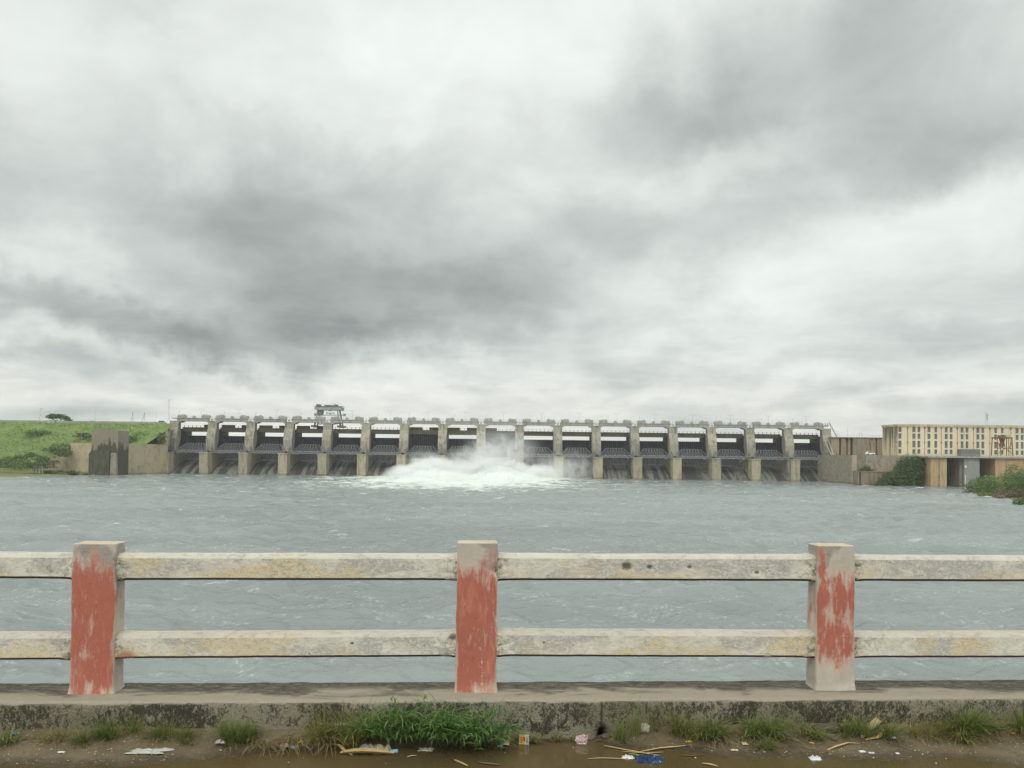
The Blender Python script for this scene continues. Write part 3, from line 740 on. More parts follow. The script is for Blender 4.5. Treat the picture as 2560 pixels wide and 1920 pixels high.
for k, (a, b_, c_, lab) in enumerate(((10.5, 1131, 1093, 'leftmost'), (50, 1132, 1096, 'second from left'), (172, 1100, 1072, 'third from left'), (203, 1101, 1073, 'rightmost'))):
    Yp = 316 if k < 2 else 330
    pole(a, b_, a, c_, Yp, .10, 'pale fence post on the grass slope, the %s of the four' % lab, group='fence posts on the grass slope')
# parked vehicle on the crest
b = P(404, 1062, 353.2); e = empty('parked_car', 'small dark vehicle parked on the crest beside the dam end', 'car', tuple(b))
mb = MB(); mb.prism([(-1.7, .3), (1.7, .3), (1.7, 1.1), (1.0, 1.2), (.6, 1.8), (-1.2, 1.8), (-1.6, 1.2)], -.1, 1.4, 'y'); mb.build('body', M['black'], e)
for s_ in (-1, 1):
    mb = MB(); mb.prism([(s_*1.05+.36*math.cos(k*PI/4), .34+.36*math.sin(k*PI/4)) for k in range(8)], -.16, .05, 'y'); mb.build('wheel', M['gate'], e)
# bushes on the left bank
LB = [ # px, py(base), width px, height px, depth, mat, label
 (95, 1168, 80, 30, 303, 'leaf_dark', 'dark green bush at the foot of the sloping wing wall'),
 (150, 1138, 76, 32, 306, 'leaf_dark', 'dark bush leaning over the top of the sloping wing wall'),
 (30, 1168, 80, 26, 296, 'leaf_mid', 'mid green bush at the far left of the bank'),
 (60, 1150, 60, 24, 312, 'leaf_mid', 'green bush behind the far left bushes'),
 (182, 1184, 32, 9, 304, 'leaf_mid', 'low green shrub on the ledge below the wing wall'),
 (135, 1182, 44, 8, 303, 'leaf_mid', 'flat shrub at the left end of the waterline ledge'),
 (365, 1098, 74, 22, 345, 'leaf_bright', 'bright bush on the slope right of the tower'),
 (330, 1106, 60, 18, 336, 'leaf_mid', 'green bush just above the tan wall right of the tower'),
 (395, 1104, 40, 26, 342, 'leaf_mid', 'green bush beside the left dam end'),
 (230, 1059, 22, 7, 355, 'leaf_mid', 'tiny bush on the crest beside the thin upright pole'),
 (100, 1085, 60, 12, 340, 'leaf_bright', 'bright low shrub high on the grass slope below the tree'),
 (215, 1092, 44, 12, 336, 'leaf_mid', 'low shrub on the slope left of the tower top'),
]
for k, (a, b_, w_, h_, Yb, m_, lab) in enumerate(LB):
    s = Yb/F; base = P(a, b_, Yb); rr_ = random.Random(40+k)
    bush('bush', base, auto_lobes(w_*s, w_*s*.5, h_*s, 7, rr_), int(500+w_*h_*.45), .34, M[m_], lab, 'bush', 60+k, 'bushes on the left bank')
# tufted growth covering the slope, one mass
rnd = random.Random(9); mb = MB()
for k in range(6500):
    Yv = rnd.uniform(310, 351); Xv = -164.5 - rnd.random()**1.1*105
    if Xv < -Yv*.70: continue
    nz = mnoise.noise(Vector((Xv*.12, Yv*.12, 0)))
    if nz < -.28 and rnd.random() < .7: continue
    zv = float(left_ground(np.array([[Xv]]), np.array([[Yv]]))[0, 0])
    leaf_quads(mb, [(Xv+rnd.gauss(0, .2), Yv, zv+rnd.uniform(-.1, .3+.3*nz)) for _ in range(2)], .25, rnd)
M['slope_leaf'] = leafmat('slope growth', (0.105, 0.175, 0.035), (0.17, 0.245, 0.055), (0.22, 0.27, 0.08), 0.12)
tag(mb.build('slope_growth', M['slope_leaf']), kind='stuff')
# rubble and small ruined frame by the wing wall
e = empty('rubble_pile', 'heap of grey rubble left of the wing wall foot', 'rubble', tuple(P(70, 1165, 302)))
mb = MB(); rnd = random.Random(4)
for k in range(40):
    a = rnd.uniform(-2.6, 2.6); s = rnd.uniform(.2, .5); zz = rnd.uniform(0, .9)*(1-abs(a)/3); yb = rnd.uniform(-.8, .8)
    q_ = [Vector((rnd.gauss(0, 1), rnd.gauss(0, 1), rnd.gauss(0, .6))).normalized()*s for _ in range(4)]
    c = Vector((a, yb, zz))
    for f in ((0,1,2),(0,1,3),(1,2,3),(0,2,3)): mb.face([c+q_[i] for i in f])
mb.build('stones', M['rubble'], e)
a, b_ = P(83, 1175, 300), P(107, 1175, 300)
mb = MB(); mb.box(a.x, b_.x, 300, 300.6, a.z+1.2, a.z+1.6)
for k in range(4):
    xx = a.x + (b_.x-a.x-.4)*k/3; mb.box(xx, xx+.4, 300.05, 300.55, a.z-1.2, a.z+1.197)
thing_mesh(mb, 'broken_railing', M['hoist'], 'short pale broken concrete railing beside the foot of the wing wall', 'railing')

# ------------------------------------------------------------------ right works
A, B = P(2073, 1138.6, 346), P(2139, 1138.8, 311)
zt = A.z-.05
mb = MB(); slab(mb, (B.x, B.y), (A.x+.5, A.y), -4, WZ-2, zt)
d_ = (Vector((A.x+.5, A.y))-Vector((B.x, B.y)))
for f in (.0, .42, .98):      # pilaster joints
    q_ = Vector((B.x, B.y))+d_*f; mb.box(q_.x-.25, q_.x+.3, q_.y-.2, q_.y+.2, WZ-1, zt-.2)
thing_mesh(mb, 'training_wall', M['wall_pale'], 'pale streaked concrete wall running forward from the right end of the dam', 'wall')
# terrace block in front of the powerhouse
zt2 = CZ+2.35
a = P(2140, 1180, 303); b_ = P(2328, 1180, 303)
mb = MB(); mb.box(B.x+.55, b_.x+2, 303, 351, WZ-2, zt2)
thing_mesh(mb, 'terrace', M['wall_grey'], 'grey brown rough terrace wall behind the big waterside tree', 'wall')
a = P(2143, 1180, 299); b_ = P(2260, 1180, 299)
mb = MB(); mb.box(a.x+1.2, b_.x, 298.5, 302.98, WZ-2, a.z); mb.box(a.x, a.x+.5, 298.2, 302.97, WZ-2, a.z+.5); mb.box(a.x+.9, b_.x, 298.3, 302.96, a.z+.003, a.z+.35)
mb.box(P(2175, 1160, 298).x, P(2180, 1160, 298).x, 298.2, 298.48, WZ-1, a.z-.3)
thing_mesh(mb, 'lower_wall', M['wall_brown'], 'low brown streaked wall with a black groove at the water left of the big tree', 'wall')
# brown streaked wall on top of the terrace with gate shafts
e = empty('dam_wall', 'brown streaked wall between the dam end and the cream building', 'wall', (P(2140, 1160, 350).x, 350, zt2))
E0 = Vector(e.location); a = P(2078, 1092, 350); b_ = P(2216, 1092.5, 350); ztw = a.z
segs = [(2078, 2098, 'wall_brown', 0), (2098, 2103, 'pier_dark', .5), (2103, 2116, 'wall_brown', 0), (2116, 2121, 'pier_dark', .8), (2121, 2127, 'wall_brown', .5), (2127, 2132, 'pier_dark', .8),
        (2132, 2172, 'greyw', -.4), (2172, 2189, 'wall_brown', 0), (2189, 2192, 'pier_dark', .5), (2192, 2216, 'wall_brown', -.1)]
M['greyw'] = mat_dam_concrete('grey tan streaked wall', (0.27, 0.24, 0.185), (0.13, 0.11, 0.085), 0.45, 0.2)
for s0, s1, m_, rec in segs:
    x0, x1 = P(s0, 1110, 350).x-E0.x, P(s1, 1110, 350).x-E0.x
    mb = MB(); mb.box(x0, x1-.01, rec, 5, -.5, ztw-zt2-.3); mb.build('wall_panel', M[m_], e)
mb = MB(); mb.box(a.x-E0.x, b_.x-E0.x, -.7, 5.2, ztw-zt2-.297, ztw-zt2); mb.build('coping', M['deck'], e)
mb = MB()
n = 22
for k in range(n+1):
    xx = a.x-E0.x + (b_.x-a.x)*k/n; mb.bar((xx, -.5, ztw-zt2), (xx, -.5, ztw-zt2+1.1), .05)
for zz in (.6, 1.1): mb.bar((a.x-E0.x, -.5, ztw-zt2+zz), (b_.x-E0.x, -.5, ztw-zt2+zz), .04)
for pxx, hh in ((2095, 2.2), (2099, 2.4), (2120, 4.2)):
    xx = P(pxx, 1090, 350).x-E0.x; mb.bar((xx, .5, ztw-zt2), (xx, .5, ztw-zt2+hh), .06)
mb.build('railing', M['lamp'], e)
mb = MB(); xx = P(2154, 1090, 350).x-E0.x
pp = [(xx-.7, ztw-zt2), (xx-.65, ztw-zt2+1.4), (xx-.3, ztw-zt2+1.9), (xx+.3, ztw-zt2+1.9), (xx+.65, ztw-zt2+1.4), (xx+.7, ztw-zt2)]
for q0, q1 in zip(pp, pp[1:]): mb.bar((q0[0], 1, q0[1]), (q1[0], 1, q1[1]), .13)
mb.build('vent_hoop', M['hoist'], e)
# little white car on the terrace
b = Vector((P(2175, 1137, 330).x, 316, zt2)); e = empty('parked_car', 'small white car parked on the terrace at the foot of the brown wall', 'car', tuple(Vector((P(2175, 1137, 306).x, 306, zt2))))
mb = MB(); mb.prism([(-1.6, .3), (1.6, .3), (1.7, .8), (1.0, .95), (.5, 1.4), (-.9, 1.4), (-1.5, .95)], -.7, .7, 'y'); mb.build('body', M['white'], e)
mb = MB(); mb.prism([(.9, .92), (.48, 1.32), (-.85, 1.32), (-1.3, .92)], -.72, .72, 'y'); mb.build('window', M['gate'], e)
for s_ in (-1, 1):
    mb = MB(); mb.prism([(s_*1.0+.3*math.cos(k*PI/4), .3+.3*math.sin(k*PI/4)) for k in range(8)], -.74, .74, 'y'); mb.build('wheel', M['black'], e)

# powerhouse
XP = P(2245, 1100, 320).x; PT = P(2245, 1063.3, 320).z; XR = XP+120
ph = empty('powerhouse', 'long cream building with four rows of grey windows at the right', 'building', (XP, 320, zt2)); H0 = Vector(ph.location)
def hpart(mb, name, m, par=None):
    mb.v = [(a-H0.x, b-H0.y, c-H0.z) for a, b, c in mb.v]; return mb.build(name, m, par or ph)
rows = [(1066.6, 1080.0), (1083.2, 1096.8), (1101.2, 1118.4), (1122.3, 1134.0)]
cols = [(38, 88), (262, 312), (343, 388), (502, 550), (612, 657), (778, 825), (857, 902), (1032, 1078), (1112, 1155), (1282, 1330), (1363, 1408), (1567, 1612), (1677, 1715), (1910, 1955), (1992, 2036), (2250, 2296), (2335, 2380), (2520, 2566), (2605, 2650)]
cw = [((P(2240+a/6.38, 1100, 320).x), P(2240+b_/6.38, 1100, 320).x) for a, b_ in cols]
zr = [(P(2245, b_, 320).z, P(2245, a, 320).z) for a, b_ in rows]
mb = MB()
# facade wall made of piers and bands around the window openings (0.35 m deep)
xs = [XP] + [v for c_ in cw for v in c_] + [XR]
for k in range(0, len(xs), 2): mb.box(xs[k], xs[k+1], 320, 320.4, zt2, PT)
for (x0, x1) in cw:
    zz = [zt2] + [v for r_ in reversed(zr) for v in r_] + [PT]
    for k in range(0, len(zz), 2):
        mb.box(x0+.002, x1-.002, 320.03, 320.4, zz[k], zz[k+1])
mb.box(XP+.4, XR, 320.402, 333, zt2, PT-.3)
hpart(mb, 'wall', M['cream'])
mb = MB(); mb.box(XP-.003, XP+.39, 320.403, 333, zt2, PT-.1)
for k in range(7):
    yy = 320.6+k*1.95; mb.box(XP-.35, XP-.006, yy, yy+.45, zt2, PT-.4)
for zz in (4.6, 8.6): mb.box(XP-.2, XP-.007, 320.5, 333, zt2+zz, zt2+zz+.35)
hpart(mb, 'side_wall', M['cream_side'])
for (x0, x1) in cw:
    for (z0, z1) in zr:
        mb = MB(); mb.box(x0+.06, x1-.06, 320.25, 320.35, z0+.06, z1-.06, M['glass_dark'])
        mb.box(x0-.02, x1+.02, 319.9, 320.028, z1+.0, z1+.22, M['white']); mb.box(x0-.02, x1+.02, 319.9, 320.028, z0-.22, z0, M['white'])
        nn = 4
        for k in range(1, nn): mb.box(x0+.06, x1-.06, 320.2, 320.248, z0+(z1-z0)*k/nn-.025, z0+(z1-z0)*k/nn+.025, M['truss'])
        mb.box((x0+x1)/2-.03, (x0+x1)/2+.03, 320.18, 320.24, z0, z1, M['truss'])
        hpart(mb, 'window', None)
mb = MB(); mb.box(XP-.6, XR+.6, 319.5, 333.6, PT+.003, PT+.35); mb.box(XP-.3, XR+.3, 319.7, 333.4, PT-.45, PT)
hpart(mb, 'roof', M['cream'])
mb = MB(); mb.box(XP-.55, XR+.5, 319.6, 333.5, PT+.353, PT+.5); hpart(mb, 'parapet_cap', M['roof'])
for pxx in (10, 185, 455, 722, 975, 1235, 1495, 1828, 2130, 2440):
    xx = P(2240+pxx/6.38, 1100, 320).x
    mb = MB(); mb.bar((xx, 319.85, zt2), (xx, 319.85, PT-.5), .10, n=6); mb.box(xx-.2, xx+.2, 319.7, 319.99, zt2+5.4, zt2+5.8); mb.box(xx-.25, xx+.2, 319.7, 319.98, PT-1.2, PT-.6)
    hpart(mb, 'drain_pipe', M['rust'])
mb = MB(); xx0, xx1 = P(2401, 1123, 318).x, P(2449, 1137, 318).x
mb.box(xx0, xx1, 317.5, 319.9, zt2, P(2420, 1123, 318).z); hpart(mb, 'annex', M['glass_dark'])
# antenna mast on the roof
b = P(2463, 1065, 326); b.z = PT+.5
e = empty('antenna_mast', 'thin twin aerial mast on the cream building roof', 'antenna', tuple(b))
mb = MB(); mb.bar((0, 0, 0), (0, 0, 5.7), .08); mb.bar((-.5, 0, 5.6), (.5, 0, 5.6), .12)
mb.bar((.8, 0, 0), (.8, 0, 6.2), .06); mb.build('mast', M['lamp'], e)
mb = MB(); mb.box(.62, 1.12, -.2, .2, 2.6, 5.0); mb.bar((.8, 0, 1.6), (1.1, 0, 2.6), .1); mb.build('panel_antenna', M['hoist'], e)

# rusty gantry in front of the facade
b = P(2505, 1140, 305); b.z = zt2+.3
e = empty('gantry_crane', 'rusty brown gantry standing on the deck before the cream building', 'crane', tuple(b))
w_, h_ = 19*305/F*1.0, 46*305/F
for sx in (-1, 1):
    for sy in (-1, 1):
        mb = MB(); mb.bar((sx*w_, sy*2, 0), (sx*w_*.95, sy*1.6, h_), .28); mb.build('leg', M['rust'], e)
    mb = MB(); mb.bar((sx*w_*.55, -1.6, 0), (sx*w_*.55, -1.6, h_*.95), .2); mb.bar((sx*w_, -2, h_*.1), (0, -1.8, h_*.42), .2)
    mb.bar((sx*w_, -2, h_*.42), (sx*w_*.3, -1.8, h_*.42), .16); mb.bar((sx*w_*.55, -1.6, h_*.42), (sx*w_, -1.9, h_*.75), .16); mb.build('brace', M['rust'], e)
mb = MB(); mb.box(-w_, w_, -2, 2, h_*.95, h_+.1); mb.bar((-w_, -2, h_*.42), (w_, -2, h_*.42), .35); mb.box(-w_*.35, w_*.4, -1.2, 1.2, h_+.1, h_+.9)
mb.prism([(-1, h_*.5), (1, h_*.5), (.5, h_*.75), (.9, h_*.95), (-.9, h_*.95), (-.5, h_*.75)], -.6, .6, 'y'); mb.build('girder', M['rust'], e)
mb = MB(); mb.box(w_*.1, w_*.75, -2.2, -.5, h_+.1, h_+1.0); mb.build('winch', M['hoist'], e)
# tailrace deck and its blocks
dk = empty('tailrace_deck', 'concrete deck on orange and grey blocks over dark openings before the cream building', 'deck', (P(2400, 1160, 290).x, 290, WZ)); D0 = Vector(dk.location)
def kpart(mb, name, m, par=None):
    mb.v = [(a-D0.x, b-D0.y, c-D0.z) for a, b, c in mb.v]; return mb.build(name, m, par or dk)
zb = P(2380, 1144.5, 290).z; zs = P(2380, 1140.3, 290).z
x0, x1 = P(2318, 1160, 290).x, P(2700, 1160, 290).x
mb = MB(); mb.box(x0, x1, 289.2, 319.4, zb, zs); kpart(mb, 'slab', M['deck'])
mb = MB(); n = 50
for k in range(n+1): xx = x0+(x1-x0)*k/n; mb.bar((xx, 289.4, zs), (xx, 289.4, zs+.75), .06)
for zz in (.4, .75): mb.bar((x0, 289.4, zs+zz), (x1, 289.4, zs+zz), .05)
kpart(mb, 'railing', M['hoist'])
def blk(a, b_, m_, extra=None):
    mb = MB(); xa_, xb_ = P(a, 1180, 290).x, P(b_, 1180, 290).x
    mb.box(xa_, xb_, 290, 318, WZ-2, zb-.005); return kpart(mb, 'block', M[m_])
blk(2327, 2367, 'orange'); blk(2410, 2449, 'greyblock'); blk(2488, 2640, 'orange')
mb = MB(); xx = P(2348, 1180, 290).x; mb.box(xx-.22, xx+.22, 289.85, 289.997, WZ, zb-.3); mb.box(P(2515, 1180, 290).x-.1, P(2515, 1180, 290).x+.1, 289.9, 289.996, WZ, zb-.2); kpart(mb, 'joint', M['wall_grey'])
mb = MB(); mb.box(P(2367, 1160, 297).x, P(2410, 1160, 297).x+1, 299, 300, WZ-2, zb-.01); mb.box(P(2449, 1160, 297).x-1, P(2488, 1160, 297).x, 299, 300, WZ-2, zb-.01); kpart(mb, 'back_wall', M['pier_dark'])
mb = MB(); mb.box(P(2401, 1160, 291).x, P(2409, 1160, 291).x, 291.5, 298.9, WZ-2, zb-.012); kpart(mb, 'inner_pier', M['wall_grey'])
mb = MB(); mb.bar(P(2413, 1187, 289.8), P(2413, 1217, 289.8), .22); mb.box(P(2412, 1160, 289.7).x, P(2416, 1160, 289.7).x, 289.6, 289.95, P(2413, 1187, 289.7).z+2.6, P(2413, 1187, 289.7).z+3.5); kpart(mb, 'gauge', M['white'])
# small pale pipework on the terrace edge
mb = MB()
for k in range(6):
    a = P(2258+k*6, 1137, 303.5); a.z = zt2
    mb.box(a.x, a.x+.5, 303.2, 303.8, zt2+.003, zt2+.35+.35*(k % 3))
mb.bar((P(2240, 1160, 303).x, 303.2, zt2+.5), (P(2320, 1160, 303).x, 303.2, zt2+.5), .06)
thing_mesh(mb, 'pipework', M['hoist'], 'low pale pipework on the terrace edge above the big tree', 'pipes')

# big tree at the water
b = Vector((P(2262, 1221, 296).x, 296, WZ)); B_ = b
def lt(px, py, rx, rz, Y=296): q_ = P(px, py, Y)-b; s = Y/F; return (q_.x, q_.y, q_.z, rx*s, rx*s*.8, rz*s)
lob = [lt(2285, 1163, 30, 22), lt(2268, 1158, 26, 18), lt(2300, 1172, 26, 26), lt(2305, 1200, 24, 20), lt(2270, 1185, 34, 26), lt(2235, 1195, 30, 17), lt(2212, 1205, 22, 13), lt(2200, 1212, 16, 8), lt(2260, 1207, 34, 13), lt(2290, 1150, 20, 11), lt(2250, 1172, 18, 14), lt(2222, 1190, 14, 9)]
rnd = random.Random(12)
e = empty('tree', 'large dense dark green tree at the water in front of the terrace', 'tree', tuple(b))
mb = MB(); leaf_quads(mb, crown_pts(lob, 15000, rnd, .62), .30, rnd); mb.build('crown', M['leaf_dark'], e)
mb = MB(); rnd = random.Random(1)
for l in lob[:10]: mb.bar((rnd.uniform(-1, 1), 0, -1), (l[0]*.85, l[1], l[2]), .25, n=6)
mb.build('trunk', M['bark'], e)
o = bush('bush', Vector((P(2165, 1176, 300).x, 300.4, P(2165, 1178, 300).z)), [(0, 0, .5, 2.6, 1.2, 1.4), (1.8, 0, .2, 1.6, 1, .9), (-1.8, 0, .2, 1.4, 1, .8), (.6, 0, 1.6, 1.3, .8, 1.0)], 1100, .22, M['leaf_mid'], 'small bush growing on the ledge of the low brown wall', 'bush', 5)

# ------------------------------------------------------------------ right bank
def right_ground(X, Y):
    sh = np.interp(Y, [60, 120, 145, 166, 185, 205, 225, 240, 249], [70, 86, 97, 110, 121, 131, 138.5, 143, 147.5])
    inland = X - sh - 1.2*np.sin(Y*.35) - .7*np.sin(Y*.9+1)
    tip = np.clip((252 - Y)/14, 0, 1)
    z = WZ - .8 + smooth01((inland+1.5)/4)*1.5
    z = z + smooth01((inland-3)/24)*8.5*tip*np.clip(.35+(235-Y)/60, .35, 1.0)
    z += np.clip(inland/5, 0, 1)*(.35*fbm2(X, Y, .3, 31)+.15*fbm2(X, Y, 1.3, 32))
    return np.where(Y > 252, WZ-1, z)
yy = np.linspace(90, 255, 170)[:, None]; Yg = np.repeat(yy, 120, 1); Xg = 66 + 150*np.linspace(0, 1, 120)[None, :]**1.2 + (Yg-90)*.33
t = mat('right bank ground'); p = t.pos
a = t.noise(p, .25, 6, .6); b2 = t.noise(p, 1.6, 5, .65)
c = t.mix(t.ss(a, .4, .6), (0.16, 0.175, 0.05), (0.22, 0.165, 0.10)); c = t.mix(t.ss(b2, .45, .68), c, (0.10, 0.13, 0.04))
M['rbank'] = fin_mat(t, c, .95, t.bump(b2, 1, .5))
o = grid_mesh('right_bank', Xg, Yg, right_ground(Xg, Yg), M['rbank']); tag(o, kind='structure')
def rg1(x_, y_): return float(right_ground(np.array([[x_]]), np.array([[y_]]))[0, 0])
RB = [ # px, base y, w px, h px, Y, mat, label
 (2440, 1214, 50, 26, 236, 'leaf_olive', 'olive bush nearest the tip of the right bank'),
 (2455, 1207, 44, 28, 238, 'leaf_dark', 'dark bush just behind the olive bush on the right bank tip'),
 (2492, 1206, 90, 28, 222, 'leaf_bright', 'bright green bush in the middle of the right bank'),
 (2545, 1196, 80, 28, 222, 'leaf_bright', 'bright green bush high on the right bank'),
 (2566, 1180, 70, 34, 228, 'leaf_dark', 'dark bush topmost on the right bank at the frame edge'),
 (2525, 1172, 56, 20, 236, 'leaf_mid', 'mid green bush crowning the right bank before the orange wall'),
 (2505, 1230, 60, 13, 200, 'leaf_red', 'reddish brown dry scrub on the right bank'),
 (2545, 1222, 40, 8, 200, 'leaf_red', 'brownish scrub by the pale dirt patch on the right bank'),
 (2562, 1262, 46, 26, 170, 'leaf_mid', 'dark green bush low at the right frame edge by the water'),
 (2480, 1240, 90, 12, 212, 'leaf_olive', 'low olive grass strip at the water on the right bank'),
 (2530, 1256, 80, 14, 186, 'leaf_olive', 'low olive grass strip nearest the camera on the right bank'),
]
for k, (a, b_, w_, h_, Yb, m_, lab) in enumerate(RB):
    s = Yb/F; base = P(a, b_, Yb); gz = rg1(base.x, Yb); tz = P(a, b_-h_, Yb).z; rr_ = random.Random(140+k)
    base.z = gz-.15; H_ = max(.8, tz-gz)
    lb_ = auto_lobes(w_*s, w_*s*.55, H_, 9, rr_) + [(x_*w_*s, -.6, H_*.28, w_*s*.22, w_*s*.2, H_*.34) for x_ in (-.25, .05, .3)]
    bush('bush', base, lb_, int(1500+w_*h_*1.1), .21, M[m_], lab, 'bush', 160+k, 'bushes on the right bank')
rnd = random.Random(77); mb = MB()
for k in range(9000):
    Yv = rnd.uniform(120, 247); Xv = np.interp(Yv, [60, 120, 145, 166, 185, 205, 225, 240, 249], [70, 86, 97, 110, 121, 131, 138.5, 143, 147.5]) + rnd.random()**1.4*26+.5
    if Xv > Yv*.74: continue
    zv = rg1(Xv, Yv)
    if zv < WZ+.05: continue
    if mnoise.noise(Vector((Xv*.25, Yv*.15, 2))) < -.2: continue
    mb.face([(Xv-.12, Yv, zv-.05), (Xv+.12, Yv, zv-.05), (Xv+rnd.gauss(0, .2), Yv+.1, zv+rnd.uniform(.3, .75))])
    leaf_quads(mb, [(Xv, Yv, zv+rnd.uniform(.1, .4))], .2, rnd)
tag(mb.build('bank_grass', M['leaf_olive']), kind='stuff')
# small items at the waterline tip
mb = MB(); a = P(2391, 1236, 243)
rnd = random.Random(3)
for k in range(16):
    c = Vector((a.x+rnd.uniform(-1.2, 2.4), 243+rnd.uniform(-1, 1), WZ+rnd.uniform(-.1, .25))); s = rnd.uniform(.25, .55)
    q_ = [Vector((rnd.gauss(0, 1), rnd.gauss(0, 1), rnd.gauss(0, .6))).normalized()*s for _ in range(4)]
    for f in ((0,1,2),(0,1,3),(1,2,3),(0,2,3)): mb.face([c+q_[i] for i in f])
thing_mesh(mb, 'rocks', M['rubble'], 'small wet rocks in the water off the right bank tip', 'rocks')

# ------------------------------------------------------------------ released water: foaming mounds and mist
t = mat('white water'); p = t.pos
n = t.noise(p, 1.1, 7, .7); 
c = t.mix(t.ss(n, .3, .62), (0.50, 0.56, 0.54), (0.70, 0.735, 0.71))
t.put(t.b.inputs['Subsurface Weight'], 0.0)
M['foam'] = fin_mat(t, c, .9, t.bump(n, .5, .35), spec=.2)
def plume_h(X, Y):
    pk = [(-35, 330, 9, 5.2, 8), (-39, 330, 15, 2.6, 7), (-47, 330, 11, 1.6, 6), (-27, 329, 15, 2.2, 8), (-4, 329, 11, 5.6, 8), (-12, 330, 13, 2.2, 8), (6, 330, 14, 2.4, 8), (7.5, 331, 2.6, 2.0, 5), (18, 331, 12, 1.4, 7), (-15, 326, 46, 1.2, 12)]
    Z = np.zeros_like(X)
    for cx_, cy_, sx, h_, sy in pk:
        Z += .72*h_*np.exp(-((X-cx_)/sx)**2*1.9-((Y-cy_)/sy)**2*1.2)
    return Z
plume_px = lambda px: P(px, 1170, 330).x
xs_ = np.linspace(-85, 60, 420)[None, :]; ys_ = np.linspace(300, 344, 150)[:, None]
Xp = np.repeat(xs_, 150, 0); Yp = np.repeat(ys_, 420, 1)
H = plume_h(Xp, Yp)
rough_ = fbm2(Xp, Yp, .9, 41, 5)*.8 + fbm2(Xp, Yp, .35, 42, 3)*.7
Zp = WZ - .62 + H*(1+.20*rough_) + .75*rough_*np.clip(H, 0, 1) + .30*fbm2(Xp, Yp, 2.6, 43, 3)*np.clip(H, 0, 1)
o = grid_mesh('white_water', Xp, Yp, Zp, M['foam']); tag(o, 'churning white water heaped up below the opened gates', kind='stuff')
# airborne spray droplets
t = mat('spray'); M['spray'] = fin_mat(t, (0.68, 0.71, 0.69), 1.0, spec=.1)
rnd = random.Random(8); mb = MB()
Zs = np.zeros((1, 1))
for k in range(26000):
    X_ = rnd.uniform(-72, 36); Y_ = rnd.gauss(329, 4.5)
    h_ = float(plume_h(np.array([[X_]]), np.array([[Y_]]))[0, 0])
    if h_ < .4: continue
    zz = WZ-.5 + h_*(1 + abs(rnd.gauss(0, .16))) + abs(rnd.gauss(0, .5))
    s = rnd.uniform(.03, .12)
    c = Vector((X_, Y_, zz)); q_ = [c + Vector((rnd.gauss(0, s), rnd.gauss(0, s), rnd.gauss(0, s))) for _ in range(3)]
    mb.face(q_)
tag(mb.build('spray', M['spray']), kind='stuff')
# mist: soft volume drifting up in front of the open bays
mv = bpy.data.materials.new('mist'); mv.use_nodes = True; T = NT(mv.node_tree); T.n.clear()
pos = T.new('ShaderNodeNewGeometry').outputs['Position']
wv = T.vm('ADD', pos, T.vm('SCALE', T.vm('SUBTRACT', T.noise(pos, .09, 4, .6, color=True), (.5, .5, .5)), 9.0))
acc = 0.0
for (c_, r_, a_) in (((-34, 331, WZ+4), (13, 7, 5.6), 1.1), ((-43, 331, WZ+2.5), (13, 6, 4.5), .7), ((-25, 331, WZ+3.5), (14, 7, 5), .6), ((-4, 331, WZ+4), (15, 7, 5.6), 1.1), ((9, 332, WZ+3), (15, 7, 4.5), .7), ((-18, 331, WZ+5), (20, 8, 6), .22),
    ((-10, 336, WZ+9), (22, 8, 9), .16), ((0, 337, WZ+13), (16, 8, 10), .06), ((22, 336, WZ+5), (20, 8, 9), .10), ((-8, 338, WZ+17), (15, 8, 8), .03), ((-15, 322, WZ+1.5), (48, 12, 3), .12), ((-36, 336, WZ+8), (14, 7, 5), .08)):
    mp = T.new('ShaderNodeMapping', vector_type='TEXTURE'); T.put(mp.inputs['Vector'], wv); mp.inputs['Location'].default_value = c_; mp.inputs['Scale'].default_value = r_
    g = T.new('ShaderNodeTexGradient', gradient_type='SPHERICAL'); T.put(g.inputs[0], mp.outputs[0])
    acc = T.m('MULTIPLY_ADD', T.m('POWER', g.outputs['Fac'], 1.5), a_, acc)
nz = T.ss(T.noise(pos, .24, 8, .7, .8), .34, .66, .12, 1.8)
pv = T.new('ShaderNodeVolumePrincipled'); T.put(pv.inputs['Color'], (.99, .995, .99)); T.put(pv.inputs['Density'], T.m('MULTIPLY', acc, T.m('MULTIPLY', nz, 2.0)))
pv.inputs['Anisotropy'].default_value = 0.0
ou = T.new('ShaderNodeOutputMaterial'); T.l.new(pv.outputs[0], ou.inputs['Volume'])
mv.cycles.volume_step_rate = 0.7
mb = MB(); mb.box(-88, 70, 308, 349.5, WZ-1.2, WZ+27)
o = mb.build('mist', mv); tag(o, kind='stuff')
hv = bpy.data.materials.new('haze'); hv.use_nodes = True; T = NT(hv.node_tree); T.n.clear()
pv = T.new('ShaderNodeVolumePrincipled'); T.put(pv.inputs['Color'], (.93, .97, .97)); pv.inputs['Density'].default_value = 0.00014
ou = T.new('ShaderNodeOutputMaterial'); T.l.new(pv.outputs[0], ou.inputs['Volume'])
mb = MB(); mb.box(-1505, 1505, -605, 1805, WZ-3.5, CZ+34); tag(mb.build('haze', hv), kind='stuff')
sc.cycles.volume_bounces = 4; sc.cycles.volume_max_steps = 96
sc.cycles.max_bounces = 8; sc.cycles.diffuse_bounces = 3; sc.cycles.transparent_max_bounces = 12
sc.cycles.use_denoising = True

